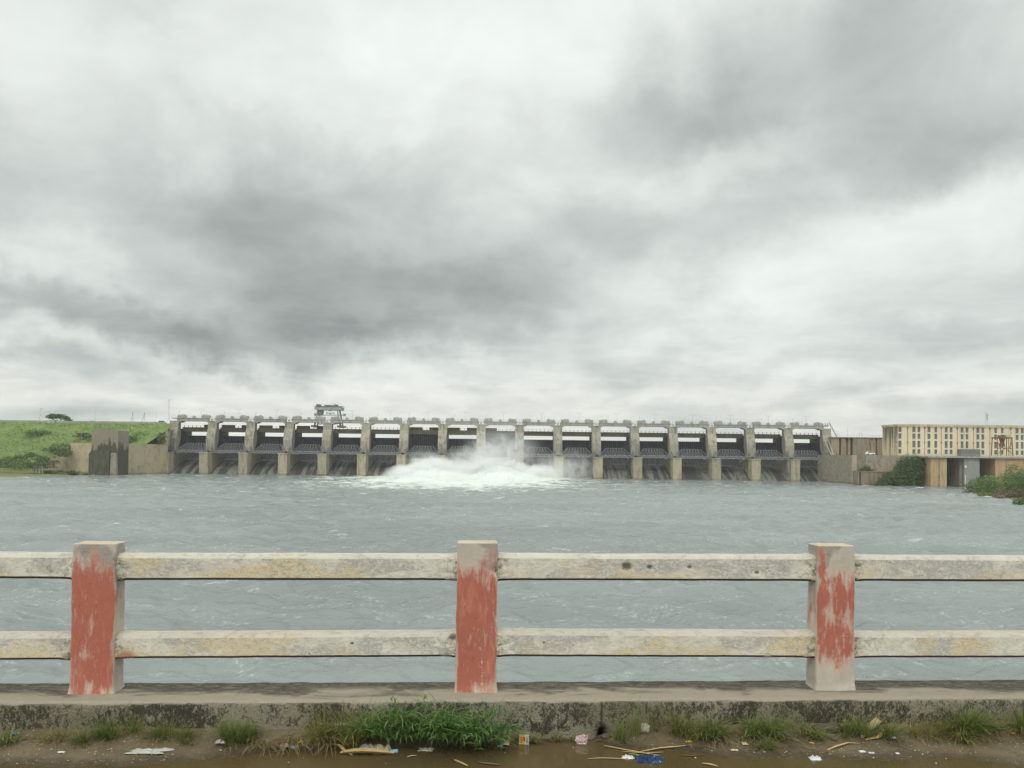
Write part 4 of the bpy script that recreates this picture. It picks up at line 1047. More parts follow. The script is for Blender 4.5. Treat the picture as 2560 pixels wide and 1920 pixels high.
# ================================================================== foreground: bridge railing, kerb, verge
YAW = R(3.1); RO = Vector((-0.2, 4.38, 0.0))
UA = Vector((math.cos(YAW), math.sin(YAW), 0)); VA = Vector((-math.sin(YAW), math.cos(YAW), 0))
def rp(px, py, v=0.0):       # pixel -> (u, z) on the vertical plane v behind the post fronts
    r = ray(px, py); o = Vector((0, 0, CZ)); d = (RO+VA*v-o).dot(VA)/r.dot(VA); p = o+r*d-RO
    return p.dot(UA), p.z
def rw(u, v, z): return RO + UA*u + VA*v + Vector((0, 0, z))
KZ = CZ-1.338                # kerb top
# --- materials
def base_fg(name):
    t = mat(name); t.gen = t.new('ShaderNodeTexCoord').outputs['Generated']; t.nrm = t.new('ShaderNodeNewGeometry').outputs['Normal']
    return t
def rail_mat():
    t = base_fg('weathered white rail'); p = t.pos; gx = t.xyz(t.gen)[0]; gz = t.xyz(t.gen)[2]; nz = t.xyz(t.nrm)[2]
    ps = t.vm('MULTIPLY', p, (1, 1, 1.7))
    n1 = t.noise(ps, 3.0, 8, .62, .6); n2 = t.noise(t.vm('ADD', ps, (7, 3, 1)), 1.5, 6, .6, .3); n3 = t.noise(p, 38, 6, .7); n4 = t.noise(ps, 14, 7, .7, 1.0)
    n5 = t.noise(t.vm('MULTIPLY', p, (1, 1, 1.6)), 45, 6, .75, .5)
    c = t.mix(t.ss(n4, .38, .62), (.60, .57, .485), (.76, .72, .63))
    c = t.mix(t.m('MULTIPLY', t.ss(t.m('MULTIPLY_ADD', gz, .10, n1), .53, .60), t.ss(n5, .38, .56)), c, t.mix(n4, (.38, .365, .33), (.54, .515, .465)))       # paint gone: grey
    lime = t.ss(t.m('MULTIPLY_ADD', gz, -.12, n2), .425, .53)
    c = t.mix(t.m('MULTIPLY', lime, t.m('MULTIPLY', t.ss(n4, .36, .56, .2, .95), t.ss(n5, .36, .56, .4, 1))), c, (.70, .575, .35))                 # ochre wash under the paint
    c = t.mix(t.m('MULTIPLY', t.ss(n3, .58, .70), .45), c, (.28, .24, .17))
    cr = t.noise(t.vm('MULTIPLY', p, (1, 1, 2.2)), 9, 7, .7, 1.6); c = t.mix(t.m('MULTIPLY', t.m('MULTIPLY', t.ss(t.m('ABSOLUTE', t.m('SUBTRACT', cr, .5)), .010, .002), t.ss(n2, .47, .55)), .7), c, (.16, .13, .09))
    c = t.mix(t.m('MULTIPLY', t.m('MULTIPLY', t.ss(n2, .54, .66), t.ss(n5, .50, .60)), .55), c, (.28, .255, .18))
    spk = t.voro(p, 26); c = t.mix(t.m('MULTIPLY', t.ss(spk, .10, .05), t.ss(n1, .5, .56)), c, (.10, .085, .06))
    end = t.m('SUBTRACT', .5, t.m('ABSOLUTE', t.m('SUBTRACT', gx, .5)))
    en = t.ss(t.m('ADD', end, t.m('MULTIPLY', t.m('SUBTRACT', n4, .5), .12)), .055, .0)
    c = t.mix(t.m('MULTIPLY', en, t.ss(n3, .40, .60)), c, (.10, .09, .06))                    # moss at the joints
    mo = t.ss(t.m('ADD', end, t.m('MULTIPLY', t.m('SUBTRACT', n2, .5), .5)), .16, .02)
    c = t.mix(t.m('MULTIPLY', t.m('MULTIPLY', mo, t.ss(t.noise(p, 24, 6, .7), .52, .66)), .55), c, (.13, .125, .07))
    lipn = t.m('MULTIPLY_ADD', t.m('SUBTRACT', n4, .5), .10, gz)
    c = t.mix(t.ss(lipn, .095, .03, 0, .85), c, (.12, .09, .055))                                    # darker towards the lower edge
    c = t.mix(t.ss(nz, -.3, -.7), c, (.07, .055, .04))  # faces turned down are darker
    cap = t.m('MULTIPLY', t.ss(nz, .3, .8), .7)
    c = t.mix(cap, c, t.mix(t.ss(n4, .5, .62), (.50, .46, .39), (.32, .28, .22)))  # top faces greyed in colour to offset the stronger light from above
    bh = t.m('ADD', t.m('MULTIPLY', n1, .8), t.m('ADD', t.m('MULTIPLY', n3, .35), t.m('MULTIPLY', n4, .6)))
    for hx, hy, hr, hc in ((1566, 1416, .030, (.07, .06, .035)), (1624, 1417, .016, (.09, .07, .045)), (1724, 1417, .013, (.14, .09, .06)), (1892, 1431, .013, (.12, .10, .07)), (880, 1608, .010, (.08, .07, .04)), (1360, 1606, .008, (.15, .12, .08)), (315, 1643, .05, (.42, .19, .13)), (1132, 1592, .022, (.09, .08, .05))):
        hu, hz = rp(hx, hy, .022); w_ = rw(hu, .022, hz)
        dv = t.vm('MULTIPLY', t.vm('SUBTRACT', p, tuple(w_)), (.8, .3, 1.15))
        ln = t.new('ShaderNodeVectorMath', operation='LENGTH'); t.put(ln.inputs[0], dv)
        c = t.mix(t.m('MULTIPLY', t.ss(t.m('MULTIPLY_ADD', t.m('SUBTRACT', n5, .5), hr*1.3, ln.outputs['Value']), hr*1.15, hr*.45), .85), c, hc)   # pocks and stains
    bh = t.m('ADD', bh, t.m('MULTIPLY', n5, .5))
    return fin_mat(t, c, .93, t.bump(bh, .6, .010), spec=.25)
def post_mat(name, lo, hi, patchy, thr):
    t = base_fg(name); p = t.pos; gx, gy, gz = t.xyz(t.gen); nx, ny, nz = t.xyz(t.nrm)
    ps = t.vm('MULTIPLY', p, (1, 1, .28))
    n1 = t.noise(ps, 13, 8, .68, .4); n2 = t.noise(p, 5, 5, .6, .5); n3 = t.noise(p, 60, 5, .7); nst = t.noise(t.vm('MULTIPLY', p, (1, 1, .10)), 30, 5, .7)
    base = t.mix(t.ss(n2, .35, .65), (.50, .455, .385), (.66, .60, .52))
    base = t.mix(t.m('MULTIPLY', t.ss(t.m('MULTIPLY_ADD', gz, .35, n2), .77, .9), .8), base, (.28, .265, .23))
    base = t.mix(t.m('MULTIPLY', t.ss(n3, .58, .7), .4), base, (.25, .2, .16))
    # front coat of red oxide paint, rubbed off towards the top, the edges and the foot
    edge = t.m('SUBTRACT', .5, t.m('ABSOLUTE', t.m('SUBTRACT', gx, .5)))
    f = t.m('ADD', t.m('MULTIPLY', n1, .60), t.m('MULTIPLY', nst, .40))
    f = t.m('MULTIPLY_ADD', n2, patchy, f)
    win = t.m('MULTIPLY', t.ss(gz, hi+.20, hi-.22), t.ss(gz, lo-.20, lo+.22))
    nb = t.noise(t.vm('MULTIPLY', p, (1, 1, .30)), 9, 7, .7, .4)
    f = t.m('MULTIPLY_ADD', t.m('SUBTRACT', nb, .5), .75, f)
    f = t.m('ADD', f, t.m('MULTIPLY', win, .36)); f = t.m('ADD', f, t.ss(edge, .0, .14, -.17, 0))
    front = t.ss(ny, -.4, -.75)
    side = t.m('MULTIPLY', t.m('SUBTRACT', 1.0, front), -.13)
    f = t.m('ADD', f, side)
    red = t.mix(n2, (.395, .12, .082), (.49, .17, .12))
    red = t.mix(t.ss(n1, .5, .72), red, (.60, .24, .17))
    k = t.m('MULTIPLY', t.ss(f, thr-.05, thr+.11), t.ss(t.m('ADD', t.m('MULTIPLY', n3, .45), t.m('MULTIPLY', nst, .55)), .66, .555)); k = t.m('MULTIPLY', k, t.ss(nz, .5, .2))
    pink = t.ss(f, thr-.16, thr+.0)
    c = t.mix(t.m('MULTIPLY', pink, t.m('MULTIPLY', t.ss(nz, .5, .2), .5)), base, (.60, .33, .26))
    c = t.mix(k, c, red)
    c = t.mix(t.m('MULTIPLY', t.ss(nz, .5, .9), .9), c, t.mix(n1, (.42, .36, .27), (.56, .48, .36)))
    crk = t.voro(t.vm('ADD', p, t.vm('SCALE', t.noise(p, 9, 4, color=True), .12)), 16, 'DISTANCE_TO_EDGE')
    c = t.mix(t.m('MULTIPLY', t.m('MULTIPLY', t.ss(crk, .022, .004), t.ss(n2, .52, .6)), .6), c, (.26, .09, .06))
    bh = t.m('ADD', t.m('MULTIPLY', n1, .5), t.m('ADD', t.m('MULTIPLY', n3, .35), t.m('MULTIPLY', k, .12)))
    return fin_mat(t, c, .9, t.bump(bh, .6, .008), spec=.25)
def kerb_mat():
    t = base_fg('algae stained kerb'); p = t.pos; gx, gy, gz = t.xyz(t.gen); nx, ny, nz = t.xyz(t.nrm)
    # top: pale worn strip in front, dark algae behind
    vv = t.m('ADD', t.m('MULTIPLY', t.xyz(p)[0], -math.sin(YAW)), t.m('MULTIPLY', t.xyz(p)[1], math.cos(YAW)))
    v0 = RO.dot(VA)
    vv = t.m('SUBTRACT', vv, v0)
    ps = t.vm('MULTIPLY', p, (1, 2.4, 1)); a = t.noise(ps, 2.4, 8, .62, .7); b = t.noise(ps, 16, 7, .7, .8); d = t.noise(p, 60, 5, .7)
    g = t.m('ADD', vv, t.m('MULTIPLY', t.m('SUBTRACT', a, .5), .55)); g = t.m('ADD', g, t.m('MULTIPLY', t.m('SUBTRACT', b, .5), .22))
    topc = t.mix(t.ss(g, -.055, .06), t.mix(b, (.44, .385, .29), (.60, .54, .42)), t.mix(t.ss(b, .40, .66), (.115, .105, .08), (.29, .26, .20)))
    topc = t.mix(t.m('MULTIPLY', t.ss(d, .6, .7), .5), topc, (.50, .46, .38))
    # front: black crust over pale render
    e = t.noise(p, 3.2, 7, .65, .5); e2 = t.noise(t.vm('MULTIPLY', p, (1, 1, .6)), 34, 6, .75, 1.2); e3 = t.noise(p, 90, 4, .7)
    zz = t.xyz(p)[2]
    f = t.m('ADD', t.m('MULTIPLY', e, .55), t.m('MULTIPLY', e2, .55))
    f = t.m('ADD', f, t.ss(t.m('ADD', zz, t.m('MULTIPLY', t.m('SUBTRACT', e, .5), .25)), .07, .03, 0, -.15))
    e4 = t.noise(t.vm('MULTIPLY', p, (1, 1, .55)), 55, 5, .8, 1.5)
    f = t.m('MULTIPLY_ADD', t.m('SUBTRACT', e4, .5), .55, f)
    fr = t.mix(t.ss(f, .50, .60), t.mix(e3, (.28, .25, .175), (.47, .43, .33)), t.mix(e2, (.035, .032, .024), (.12, .105, .08)))
    fr = t.mix(t.ss(t.noise(p, 1.3, 3), .45, .65, 0, .35), fr, (.15, .14, .07))
    lip = t.ss(t.m('ADD', zz, t.m('MULTIPLY', t.m('SUBTRACT', b, .5), .03)), KZ-.022, KZ-.008)
    fr = t.mix(lip, fr, (.36, .32, .25))
    wx = t.xyz(p)[0]; x0_ = (RO+UA*.715).x
    dxn = t.m('ABSOLUTE', t.m('SUBTRACT', t.m('MULTIPLY_ADD', t.m('SUBTRACT', e2, .5), .05, wx), x0_))
    fr = t.mix(t.m('MULTIPLY', t.ss(dxn, .034, .008), t.ss(zz, .11, .04, 0, .85)), fr, (.03, .026, .018))     # broken joint
    fr = t.mix(t.m('MULTIPLY', t.ss(dxn, .012, .002), .8), fr, (.05, .045, .03))
    c = t.mix(t.ss(nz, .35, .7), fr, topc)
    bh = t.m('ADD', t.m('MULTIPLY', e2, .8), t.m('ADD', e3, t.m('MULTIPLY', b, .6)))
    return fin_mat(t, c, .95, t.bump(bh, 1.0, .02), spec=.2)
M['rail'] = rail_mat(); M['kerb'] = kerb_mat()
# --- irregular swept solids
def sweep(name, prof, L0, L1, n, axis, m, parent, disp=None, amp=.002, cell=.02, taper=None, seed=0, smooth=True):
    pts = []
    for i, a in enumerate(prof):
        b = prof[(i+1) % len(prof)]; d = math.dist(a, b); k = max(1, int(d/cell))
        for j in range(k): pts.append((a[0]+(b[0]-a[0])*j/k, a[1]+(b[1]-a[1])*j/k))
    mb = MB(); N = len(pts); cx_ = sum(p[0] for p in pts)/N; cy_ = sum(p[1] for p in pts)/N
    for i in range(n+1):
        s = L0+(L1-L0)*i/n
        for (a, b) in pts:
            if taper: q_ = taper(s); a = cx_+(a-cx_)*q_; b = cy_+(b-cy_)*q_
            v = Vector((a, b, s)) if axis == 'z' else Vector((s, a, b))
            q_ = v*1.0 + Vector((seed*3.1, seed*1.7, 0))
            nn = mnoise.noise(q_*9)*1.4 + mnoise.noise(q_*30)*.8 + mnoise.noise(q_*2.2)*2.0
            r = Vector((a-cx_, b-cy_)); r = r.normalized() if r.length > 1e-6 else r
            da, db = r.x*nn*amp, r.y*nn*amp
            if disp:
                e_ = disp(s, a, b, r); da += e_[0]; db += e_[1]
            mb.v.append((v.x+da, v.y+db, v.z) if axis == 'z' else (v.x, v.y+da, v.z+db))
    for i in range(n):
        for j in range(N):
            j2 = (j+1) % N; mb.f.append((i*N+j, i*N+j2, (i+1)*N+j2, (i+1)*N+j)); mb.mi.append(0)
    for i in (0, n):       # domed caps: a shrunken ring then a fan
        b0 = len(mb.v); ring = [mb.v[i*N+j] for j in range(N)]
        c = Vector((sum(v[0] for v in ring)/N, sum(v[1] for v in ring)/N, sum(v[2] for v in ring)/N))
        for s_, up in ((.93, .004), (.6, .006), (.25, .006)):
            for v in ring:
                q_ = c+(Vector(v)-c)*s_; o_ = up*(1 if i else -1)*(1 if L1 > L0 else -1)
                q_ = q_+(Vector((0, 0, o_)) if axis == 'z' else Vector((o_, 0, 0))); q_ += Vector((0, 0, 1))*mnoise.noise(q_*25)*amp if axis == 'z' else Vector()
                mb.v.append(tuple(q_))
        prev = i*N
        for r_ in range(3):
            cur = b0+r_*N
            for j in range(N): j2 = (j+1) % N; mb.f.append((prev+j, prev+j2, cur+j2, cur+j)); mb.mi.append(0)
            prev = cur
        mb.v.append(tuple(c+(Vector((0, 0, .006 if i else -.006)) if axis == 'z' else Vector((.006 if i else -.006, 0, 0)))))
        for j in range(N): mb.f.append((prev+j, prev+(j+1) % N, len(mb.v)-1)); mb.mi.append(0)
    o = mb.build(name, m, parent, smooth)
    try:
        o.data.set_sharp_from_angle(angle=R(38))
    except Exception: pass
    return o
rl = empty('bridge_railing', 'weathered concrete railing with red posts and pale rails on a kerb in front', 'railing', tuple(RO))
rl.rotation_euler = (0, 0, YAW)
def rprof(w, d, r=.012):   # rounded rectangle, w x d, front at v = 0
    out = []
    for cx_, cy_, a0 in ((w/2-r, r, -90), (w/2-r, d-r, 0), (-w/2+r, d-r, 90), (-w/2+r, r, 180)):
        for k in range(4): a = R(a0+30*k); out.append((cx_+r*math.cos(a), cy_+r*math.sin(a)))
    return out
PU = []
posts = [(-3, None, None), (-2, None, None), (-1, (231, 1545), 1358), (0, (1192, 1545), 1356), (1, (2090, 1545), 1363), (2, None, None), (3, None, None)]
pm = [post_mat('red post paint heavy', .0, .85, .30, .845), post_mat('red post paint worn', .0, .86, .25, .805), post_mat('red post paint flaking', .22, .82, .62, .985)]
u1 = rp(231, 1545)[0]; u3 = rp(2090, 1545)[0]
plabel = {-1: 'leftmost post, red paint almost whole with white rubbed streaks', 0: 'middle post, red with pale grey cap', 1: 'right post, mostly bare with flaking red patches'}
for k, c_, ty in posts:
    if c_: u = rp(*c_)[0]; top = rp(c_[0], ty)[1]
    else: u = (u1+2.11*(k+1)) if k < 0 else (u3+2.11*(k-1)); top = CZ-.49
    PU.append(u); w = (.228, .222, .232)[k % 3]
    def dsp(s, a, b, r, k=k, top=top):
        fl = .006*max(0, 1-(s-KZ)/.03)        # mortar flare at the foot
        chip = 0
        if k == 0:
            q_ = Vector((a-.105, b, s-(top-.16))).length
            chip = -.022*max(0, 1-q_/.045)
        return (r.x*(fl+chip), r.y*(fl+chip))
    o = sweep('post', rprof(w, .135), KZ-.02, top-.006, 60, 'z', pm[{-1: 0, 0: 1, 1: 2}.get(k, 0)], rl, dsp, .0022, .018, (lambda s: 1+.035*(1-(s-KZ)/.85)), seed=k)
    o.location = (u, 0, 0)
    if k in plabel: o['label'] = plabel[k]
def rail_prof(z0, z1, v0=.022, v1=.138):
    return [(v0+.012, z0), (v1-.01, z0), (v1, z0+.012), (v1, z1-.018), (v1-.016, z1), (v0+.026, z1), (v0, z1-.020), (v0, z0+.014)]
rails = [(-1, 1388, 1443, 1388, 1443), (4, 1394, 1449, 1395, 1449), # bay, [(left px top,bottom), (right px top,bottom)] front face edges
 (0, 1388, 1443, 1388, 1443), (1, 1390, 1446, 1391, 1447), (2, 1390, 1447, 1393, 1449), (3, 1394, 1449, 1395, 1449),
]
rails_lo = [(-1, 1591, 1646, 1590, 1646), (4, 1588, 1641, 1588, 1640), (0, 1591, 1646, 1590, 1646), (1, 1590, 1643, 1586, 1638), (2, 1582, 1637, 1586, 1641), (3, 1588, 1641, 1588, 1640)]
for kind_, rows_ in (('u', rails), ('l', rails_lo)):
    for bay, la, lb, ra, rb2 in rows_:
        ua, ub = PU[bay+1]+.09, PU[bay+2]-.09
        pxl, pxr = {1: (290, 1140), 2: (1245, 2010)}.get(bay, (0, 1))
        def zat(px, py): return rp(px, py, .022)[1]
        refl, refr = (20, 170) if bay <= 0 else ((2150, 2500) if bay >= 3 else (pxl, pxr))
        zl1, zl0 = zat(refl, la)+.006, zat(refl, lb)-.010; zr1, zr0 = zat(refr, ra)+.006, zat(refr, rb2)-.010
        z1, z0 = (zl1+zr1)/2, (zl0+zr0)/2; tilt = ((zr1+zr0)-(zl1+zl0))/2
        if bay not in (1, 2): tilt = 0
        def dsp(s, a, b, r, ua=ua, ub=ub, tilt=tilt, bay=bay, kind_=kind_):
            e_ = min(s-ua, ub-s); c_ = .007*max(0, 1-e_/.10)*(1+mnoise.noise(Vector((s*30, a*30, b*30)))*1.2)
            f = (s-ua)/(ub-ua)-.5; hole = 0
            if bay == 2 and kind_ == 'u':
                for hx, hy, hr in ((1566, 1416, .034), (1624, 1417, .02), (1724, 1417, .018), (1892, 1431, .02)):
                    hu, hz = rp(hx, hy, .022); q_ = math.hypot((s-hu), (b-hz)*1.3)
                    if a < .05: hole += .013*max(0, 1-q_/hr)
            return (r.x*c_+hole, r.y*c_ + tilt*f)
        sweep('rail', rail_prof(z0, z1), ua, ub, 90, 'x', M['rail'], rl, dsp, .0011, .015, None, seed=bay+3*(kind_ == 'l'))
# kerb: front leans a little, top falls to the back
kf = rp(1240, 1750)[0]
FV = -.142
def kdsp(s, a, b, r):
    d_ = 0
    if a < FV+.09:
        ch = math.exp(-((s-.715)/.026)**2)*max(0, 1-max(0, b+.01)/.075); d_ = .11*ch
        d_ += .010*mnoise.noise(Vector((s*3, b*8, 0)))+.006*mnoise.noise(Vector((s*16, b*20, 3)))
        if b > KZ-.03: d_ += .007*mnoise.noise(Vector((s*12, 1, 9)))+.004*mnoise.noise(Vector((s*40, 1, 9)))
    return (d_, .003*mnoise.noise(Vector((s*7, a*9, 2))) if b > KZ-.05 else 0)
kp = [(FV-.008, -.35), (FV-.006, .0), (FV, KZ-.03), (FV+.006, KZ-.010), (FV+.018, KZ-.001), (FV+.03, KZ), (.195, KZ), (.205, KZ-.008), (.21, KZ-.03), (.21, -.35)]
sweep('kerb', kp, -6.55, 6.55, 540, 'x', M['kerb'], rl, kdsp, .0018, .02, None, 5)
mb = MB(); mb.box(-6.5, 6.5, -.1, .16, -.9, -.36); mb.build('fascia_beam', M['deck'], rl)
# --- verge: mud and puddle
bd = [(-600, 1916), (0, 1914), (300, 1912), (560, 1895), (680, 1876), (830, 1864), (1000, 1857), (1140, 1850), (1500, 1848), (1560, 1868), (1750, 1880), (1830, 1894), (2000, 1893), (2200, 1898), (2400, 1894), (2560, 1916), (3200, 1920)]
bx = [G(a, b, 0).x for a, b in bd]; by = [G(a, b, 0).y for a, b in bd]
xs2 = np.linspace(-6.6, 6.6, 940)[None, :]; ys2 = np.concatenate([np.linspace(0.4, 3.4, 40), np.linspace(3.42, 4.75, 190)])[:, None]
Xm = np.repeat(xs2, len(ys2), 0); Ym = np.repeat(ys2, xs2.shape[1], 1)
Yb_ = np.interp(Xm, bx, by)
nz_ = fbm2(Xm, Ym, 5, 51, 5)
hgt = np.clip((Ym-Yb_)*.10 + .003*nz_, -.03, .024) + (.0045*fbm2(Xm, Ym, 16, 52, 4) + .003*fbm2(Xm, Ym, 45, 53, 3))*(Ym > Yb_-.02)
hgt = np.where(Ym < 2.8, np.clip(-.03+(2.8-Ym)*.1, -.03, .02), hgt)
# foot bank against the kerb
kl = RO.y + (Xm-RO.x)*math.tan(YAW) + FV/math.cos(YAW)
dk_ = kl-Ym
px0, px1 = G(1290, 1850).x, G(1500, 1850).x
bank = np.clip(1-dk_/.17, 0, 1)**1.5*.05*np.clip(np.abs(Xm-(px0+px1)/2)/.22-.9, 0, 1)*(1+.5*nz_)
hgt = hgt + bank
Zm = np.where(Ym > kl+.03, -.05, hgt)
t = mat('wet mud'); p = t.pos
a = t.noise(p, 4, 7, .65); b_ = t.noise(p, 30, 6, .7); d_ = t.noise(p, 140, 3, .7); zz = t.xyz(p)[2]
dry = t.ss(t.m('ADD', zz, t.m('MULTIPLY', t.m('SUBTRACT', a, .5), .014)), .0, .013)
c = t.mix(t.ss(a, .3, .7), (.105, .078, .042), (.160, .122, .068))
c = t.mix(dry, (.070, .050, .028), c); c = t.mix(t.ss(b_, .5, .7, 0, .5), c, (.19, .15, .10)); c = t.mix(t.ss(d_, .62, .7, 0, .7), c, (.30, .26, .20))
c = t.mix(t.ss(d_, .38, .30, 0, .6), c, (.05, .038, .025))
M['mud'] = fin_mat(t, c, t.ss(dry, 0, 1, .30, .75), t.bump(t.m('ADD', b_, d_), .6, .008))
o = grid_mesh('verge', Xm, Ym, Zm, M['mud']); tag(o, kind='structure')
t = mat('muddy puddle water'); p = t.pos
a = t.noise(p, 2.0, 5, .6, .6); c = t.mix(a, (.060, .042, .018), (.125, .092, .045))
M['puddle'] = fin_mat(t, c, .045, t.bump(t.noise(p, 7, 3, .5, .3), .10, .006), spec=.45)
mb = MB(); mb.face([(-6.5, 2.4, -.001), (6.5, 2.4, -.001), (6.5, 4.50, -.001), (-6.5, 3.89, -.001)])
tag(mb.build('puddle', M['puddle']), kind='structure')
mb = MB(); mb.box(-40, 40, -9, .41, -.5, -.03)
tag(mb.build('road', plain('asphalt', (.06, .058, .055), .85, .3, 6)), kind='structure')

# --- grass
def blade(mb, base, L_, w, az_, lean, droop, rnd, seg=5, m=None):
    d = Vector((math.cos(az_), math.sin(az_), 0)); side = Vector((-d.y, d.x, 0))
    side = (side*math.cos(rnd.uniform(-.8, .8)) + Vector((0, 0, 1))*.2*rnd.uniform(-1, 1)).normalized()
    ang = lean; p = Vector(base); pl = None
    b0 = len(mb.v); k_ = mb.mid(m)
    for i in range(seg+1):
        f = i/seg; ww = w*(1-f)**.7*(0.55+.45*min(1, f*4)) if i < seg else 0.0002
        mb.v += [tuple(p-side*ww*.5), tuple(p+side*ww*.5)]
        p = p + (d*math.sin(ang)+Vector((0, 0, math.cos(ang))))*(L_/seg); ang += droop/seg*(1+f)
        if p.z < .004: p.z = .004
    for i in range(seg): mb.f.append((b0+2*i, b0+2*i+1, b0+2*i+3, b0+2*i+2)); mb.mi.append(k_)
def clump(name, label, px0_, px1_, n, hh, w, m, seed, cat='grass', depth=.09, lean=(.1, .7), droop=(.2, 1.3), bias=-1.57, basepy=1846, spread=2.2, group=None, off=.0):
    n = int(n*(1.7 if px0_ > 1600 else 1.4)); hh = (hh[0]*1.15, hh[1]*1.35); w *= 1.45
    rnd = random.Random(seed); mb = MB()
    a = G(px0_, basepy, 0); b = G(px1_, basepy, 0)
    nc = max(3, int((b.x-a.x)/.055)); cs = [(rnd.uniform(a.x, b.x), rnd.random()) for _ in range(nc)]
    c0 = (a+b)/2
    for k in range(n):
        cx_, cd = rnd.choice(cs); x_ = cx_+rnd.gauss(0, .016)
        kl_ = RO.y+(x_-RO.x)*math.tan(YAW)+FV/math.cos(YAW)
        y_ = min(kl_-.008, kl_-.012-depth*cd-abs(rnd.gauss(0, .012))-off)
        f = (x_-a.x)/max(.01, (b.x-a.x)); env = .6+.4*math.sin(PI*min(1, max(0, f)))**.6
        L_ = rnd.uniform(*hh)*env*(.7+.3*cd if cd > .5 else 1)
        az_ = bias+rnd.gauss(0, spread*.5)
        if math.sin(az_) > .1 and y_ > kl_-.05: az_ = -az_
        blade(mb, (x_, y_, .0), L_, w*rnd.uniform(.7, 1.25), az_, rnd.uniform(*lean), rnd.uniform(*droop), rnd, m=m)
    mb.v = [(v[0]-c0.x, v[1]-c0.y, v[2]) for v in mb.v]
    o = mb.build(name, m); o.location = (c0.x, c0.y, 0); return tag(o, label, cat, group)
GG = 'grass clumps growing along the kerb foot'
B_, O_, D_, Lf = M['blade'], M['blade_olive'], M['blade_dry'], M['blade_leafy']
clump('grass_clump', 'small spiky green clump alone at the far left of the kerb foot', 25, 92, 90, (.07, .13), .0055, B_, 1, group=GG, depth=.05, spread=2.6, off=.05)
clump('grass_clump', 'thin green grass along the stained kerb left of the red leftmost post foot', 60, 260, 260, (.06, .12), .0035, O_, 2, group=GG)
clump('grass_clump', 'upright green grass on the kerb foot just right of the leftmost post', 240, 420, 480, (.11, .17), .0036, B_, 3, group=GG, lean=(.05, .4))
clump('grass_clump', 'short green grass between the two taller patches left of the brown grass', 395, 500, 260, (.09, .15), .0036, O_, 4, group=GG)
clump('grass_clump', 'tall olive green grass beside the left end of the brown dry grass', 480, 650, 520, (.12, .18), .0038, B_, 5, group=GG, lean=(.05, .5))
clump('dry_grass', 'thin brown dry grass hanging left of the bright leafy clump', 600, 900, 200, (.10, .18), .0032, D_, 6, 'dry grass', lean=(.3, 1.1), droop=(.6, 2.0), depth=.13)
clump('dry_grass', 'olive and brown grass mixed into the left side of the bright leafy clump', 800, 1010, 420, (.14, .27), .0040, O_, 7, 'dry grass', lean=(.1, .8), depth=.12)
clump('grass_clump', 'low thin grass between the yellow packet and the broken kerb notch', 1300, 1440, 170, (.04, .10), .0034, O_, 8, group=GG, depth=.04, lean=(.2, 1.0))
clump('grass_clump', 'bright upright tuft just right of the kerb crack behind the pale stone', 1535, 1640, 100, (.13, .20), .0042, B_, 9, group=GG, lean=(.02, .35), droop=(.2, .9), bias=-.9)
clump('grass_clump', 'thin leaning olive grass between the pale stone and the tall green patch', 1640, 1740, 200, (.10, .21), .0032, O_, 10, group=GG, lean=(.1, .6))
clump('grass_clump', 'wide tall green grass patch left of the right post foot', 1730, 2035, 620, (.12, .20), .0040, B_, 11, group=GG, lean=(.05, .7), droop=(.4, 1.6))
clump('dry_grass', 'straw coloured blades under the wide tall green patch', 1740, 2040, 200, (.08, .18), .0034, D_, 12, 'dry grass', lean=(.5, 1.2), droop=(.4, 1.5))
clump('grass_clump', 'small lone green tuft in the mud in front of the kerb', 1868, 1915, 60, (.05, .10), .0036, B_, 13, group=GG, depth=.02, off=.16, spread=2.8, lean=(.1, 1.0))
clump('grass_clump', 'short grass right of the right post behind the dry husk', 2085, 2260, 330, (.09, .19), .0038, B_, 14, group=GG, lean=(.1, .7))
clump('grass_clump', 'low mixed grass between the olive fan and the right edge patches', 2300, 2560, 300, (.10, .18), .0034, O_, 44, group=GG, lean=(.1, .8))
clump('grass_clump', 'olive grass fan right of the dry husk bundle', 2240, 2400, 300, (.11, .17), .0038, O_, 15, group=GG, lean=(.2, .9), droop=(.4, 1.5), depth=.12)
clump('grass_clump', 'green grass patch around the crumpled white plastic at the right', 2370, 2480, 360, (.13, .22), .0040, B_, 16, group=GG)
clump('grass_clump', 'green grass at the right edge of the kerb foot', 2470, 2640, 420, (.13, .22), .0040, B_, 17, group=GG)
clump('dry_grass', 'few straw blades spilling onto the mud at the right', 2230, 2640, 170, (.08, .17), .003, D_, 18, 'dry grass', lean=(.6, 1.2))
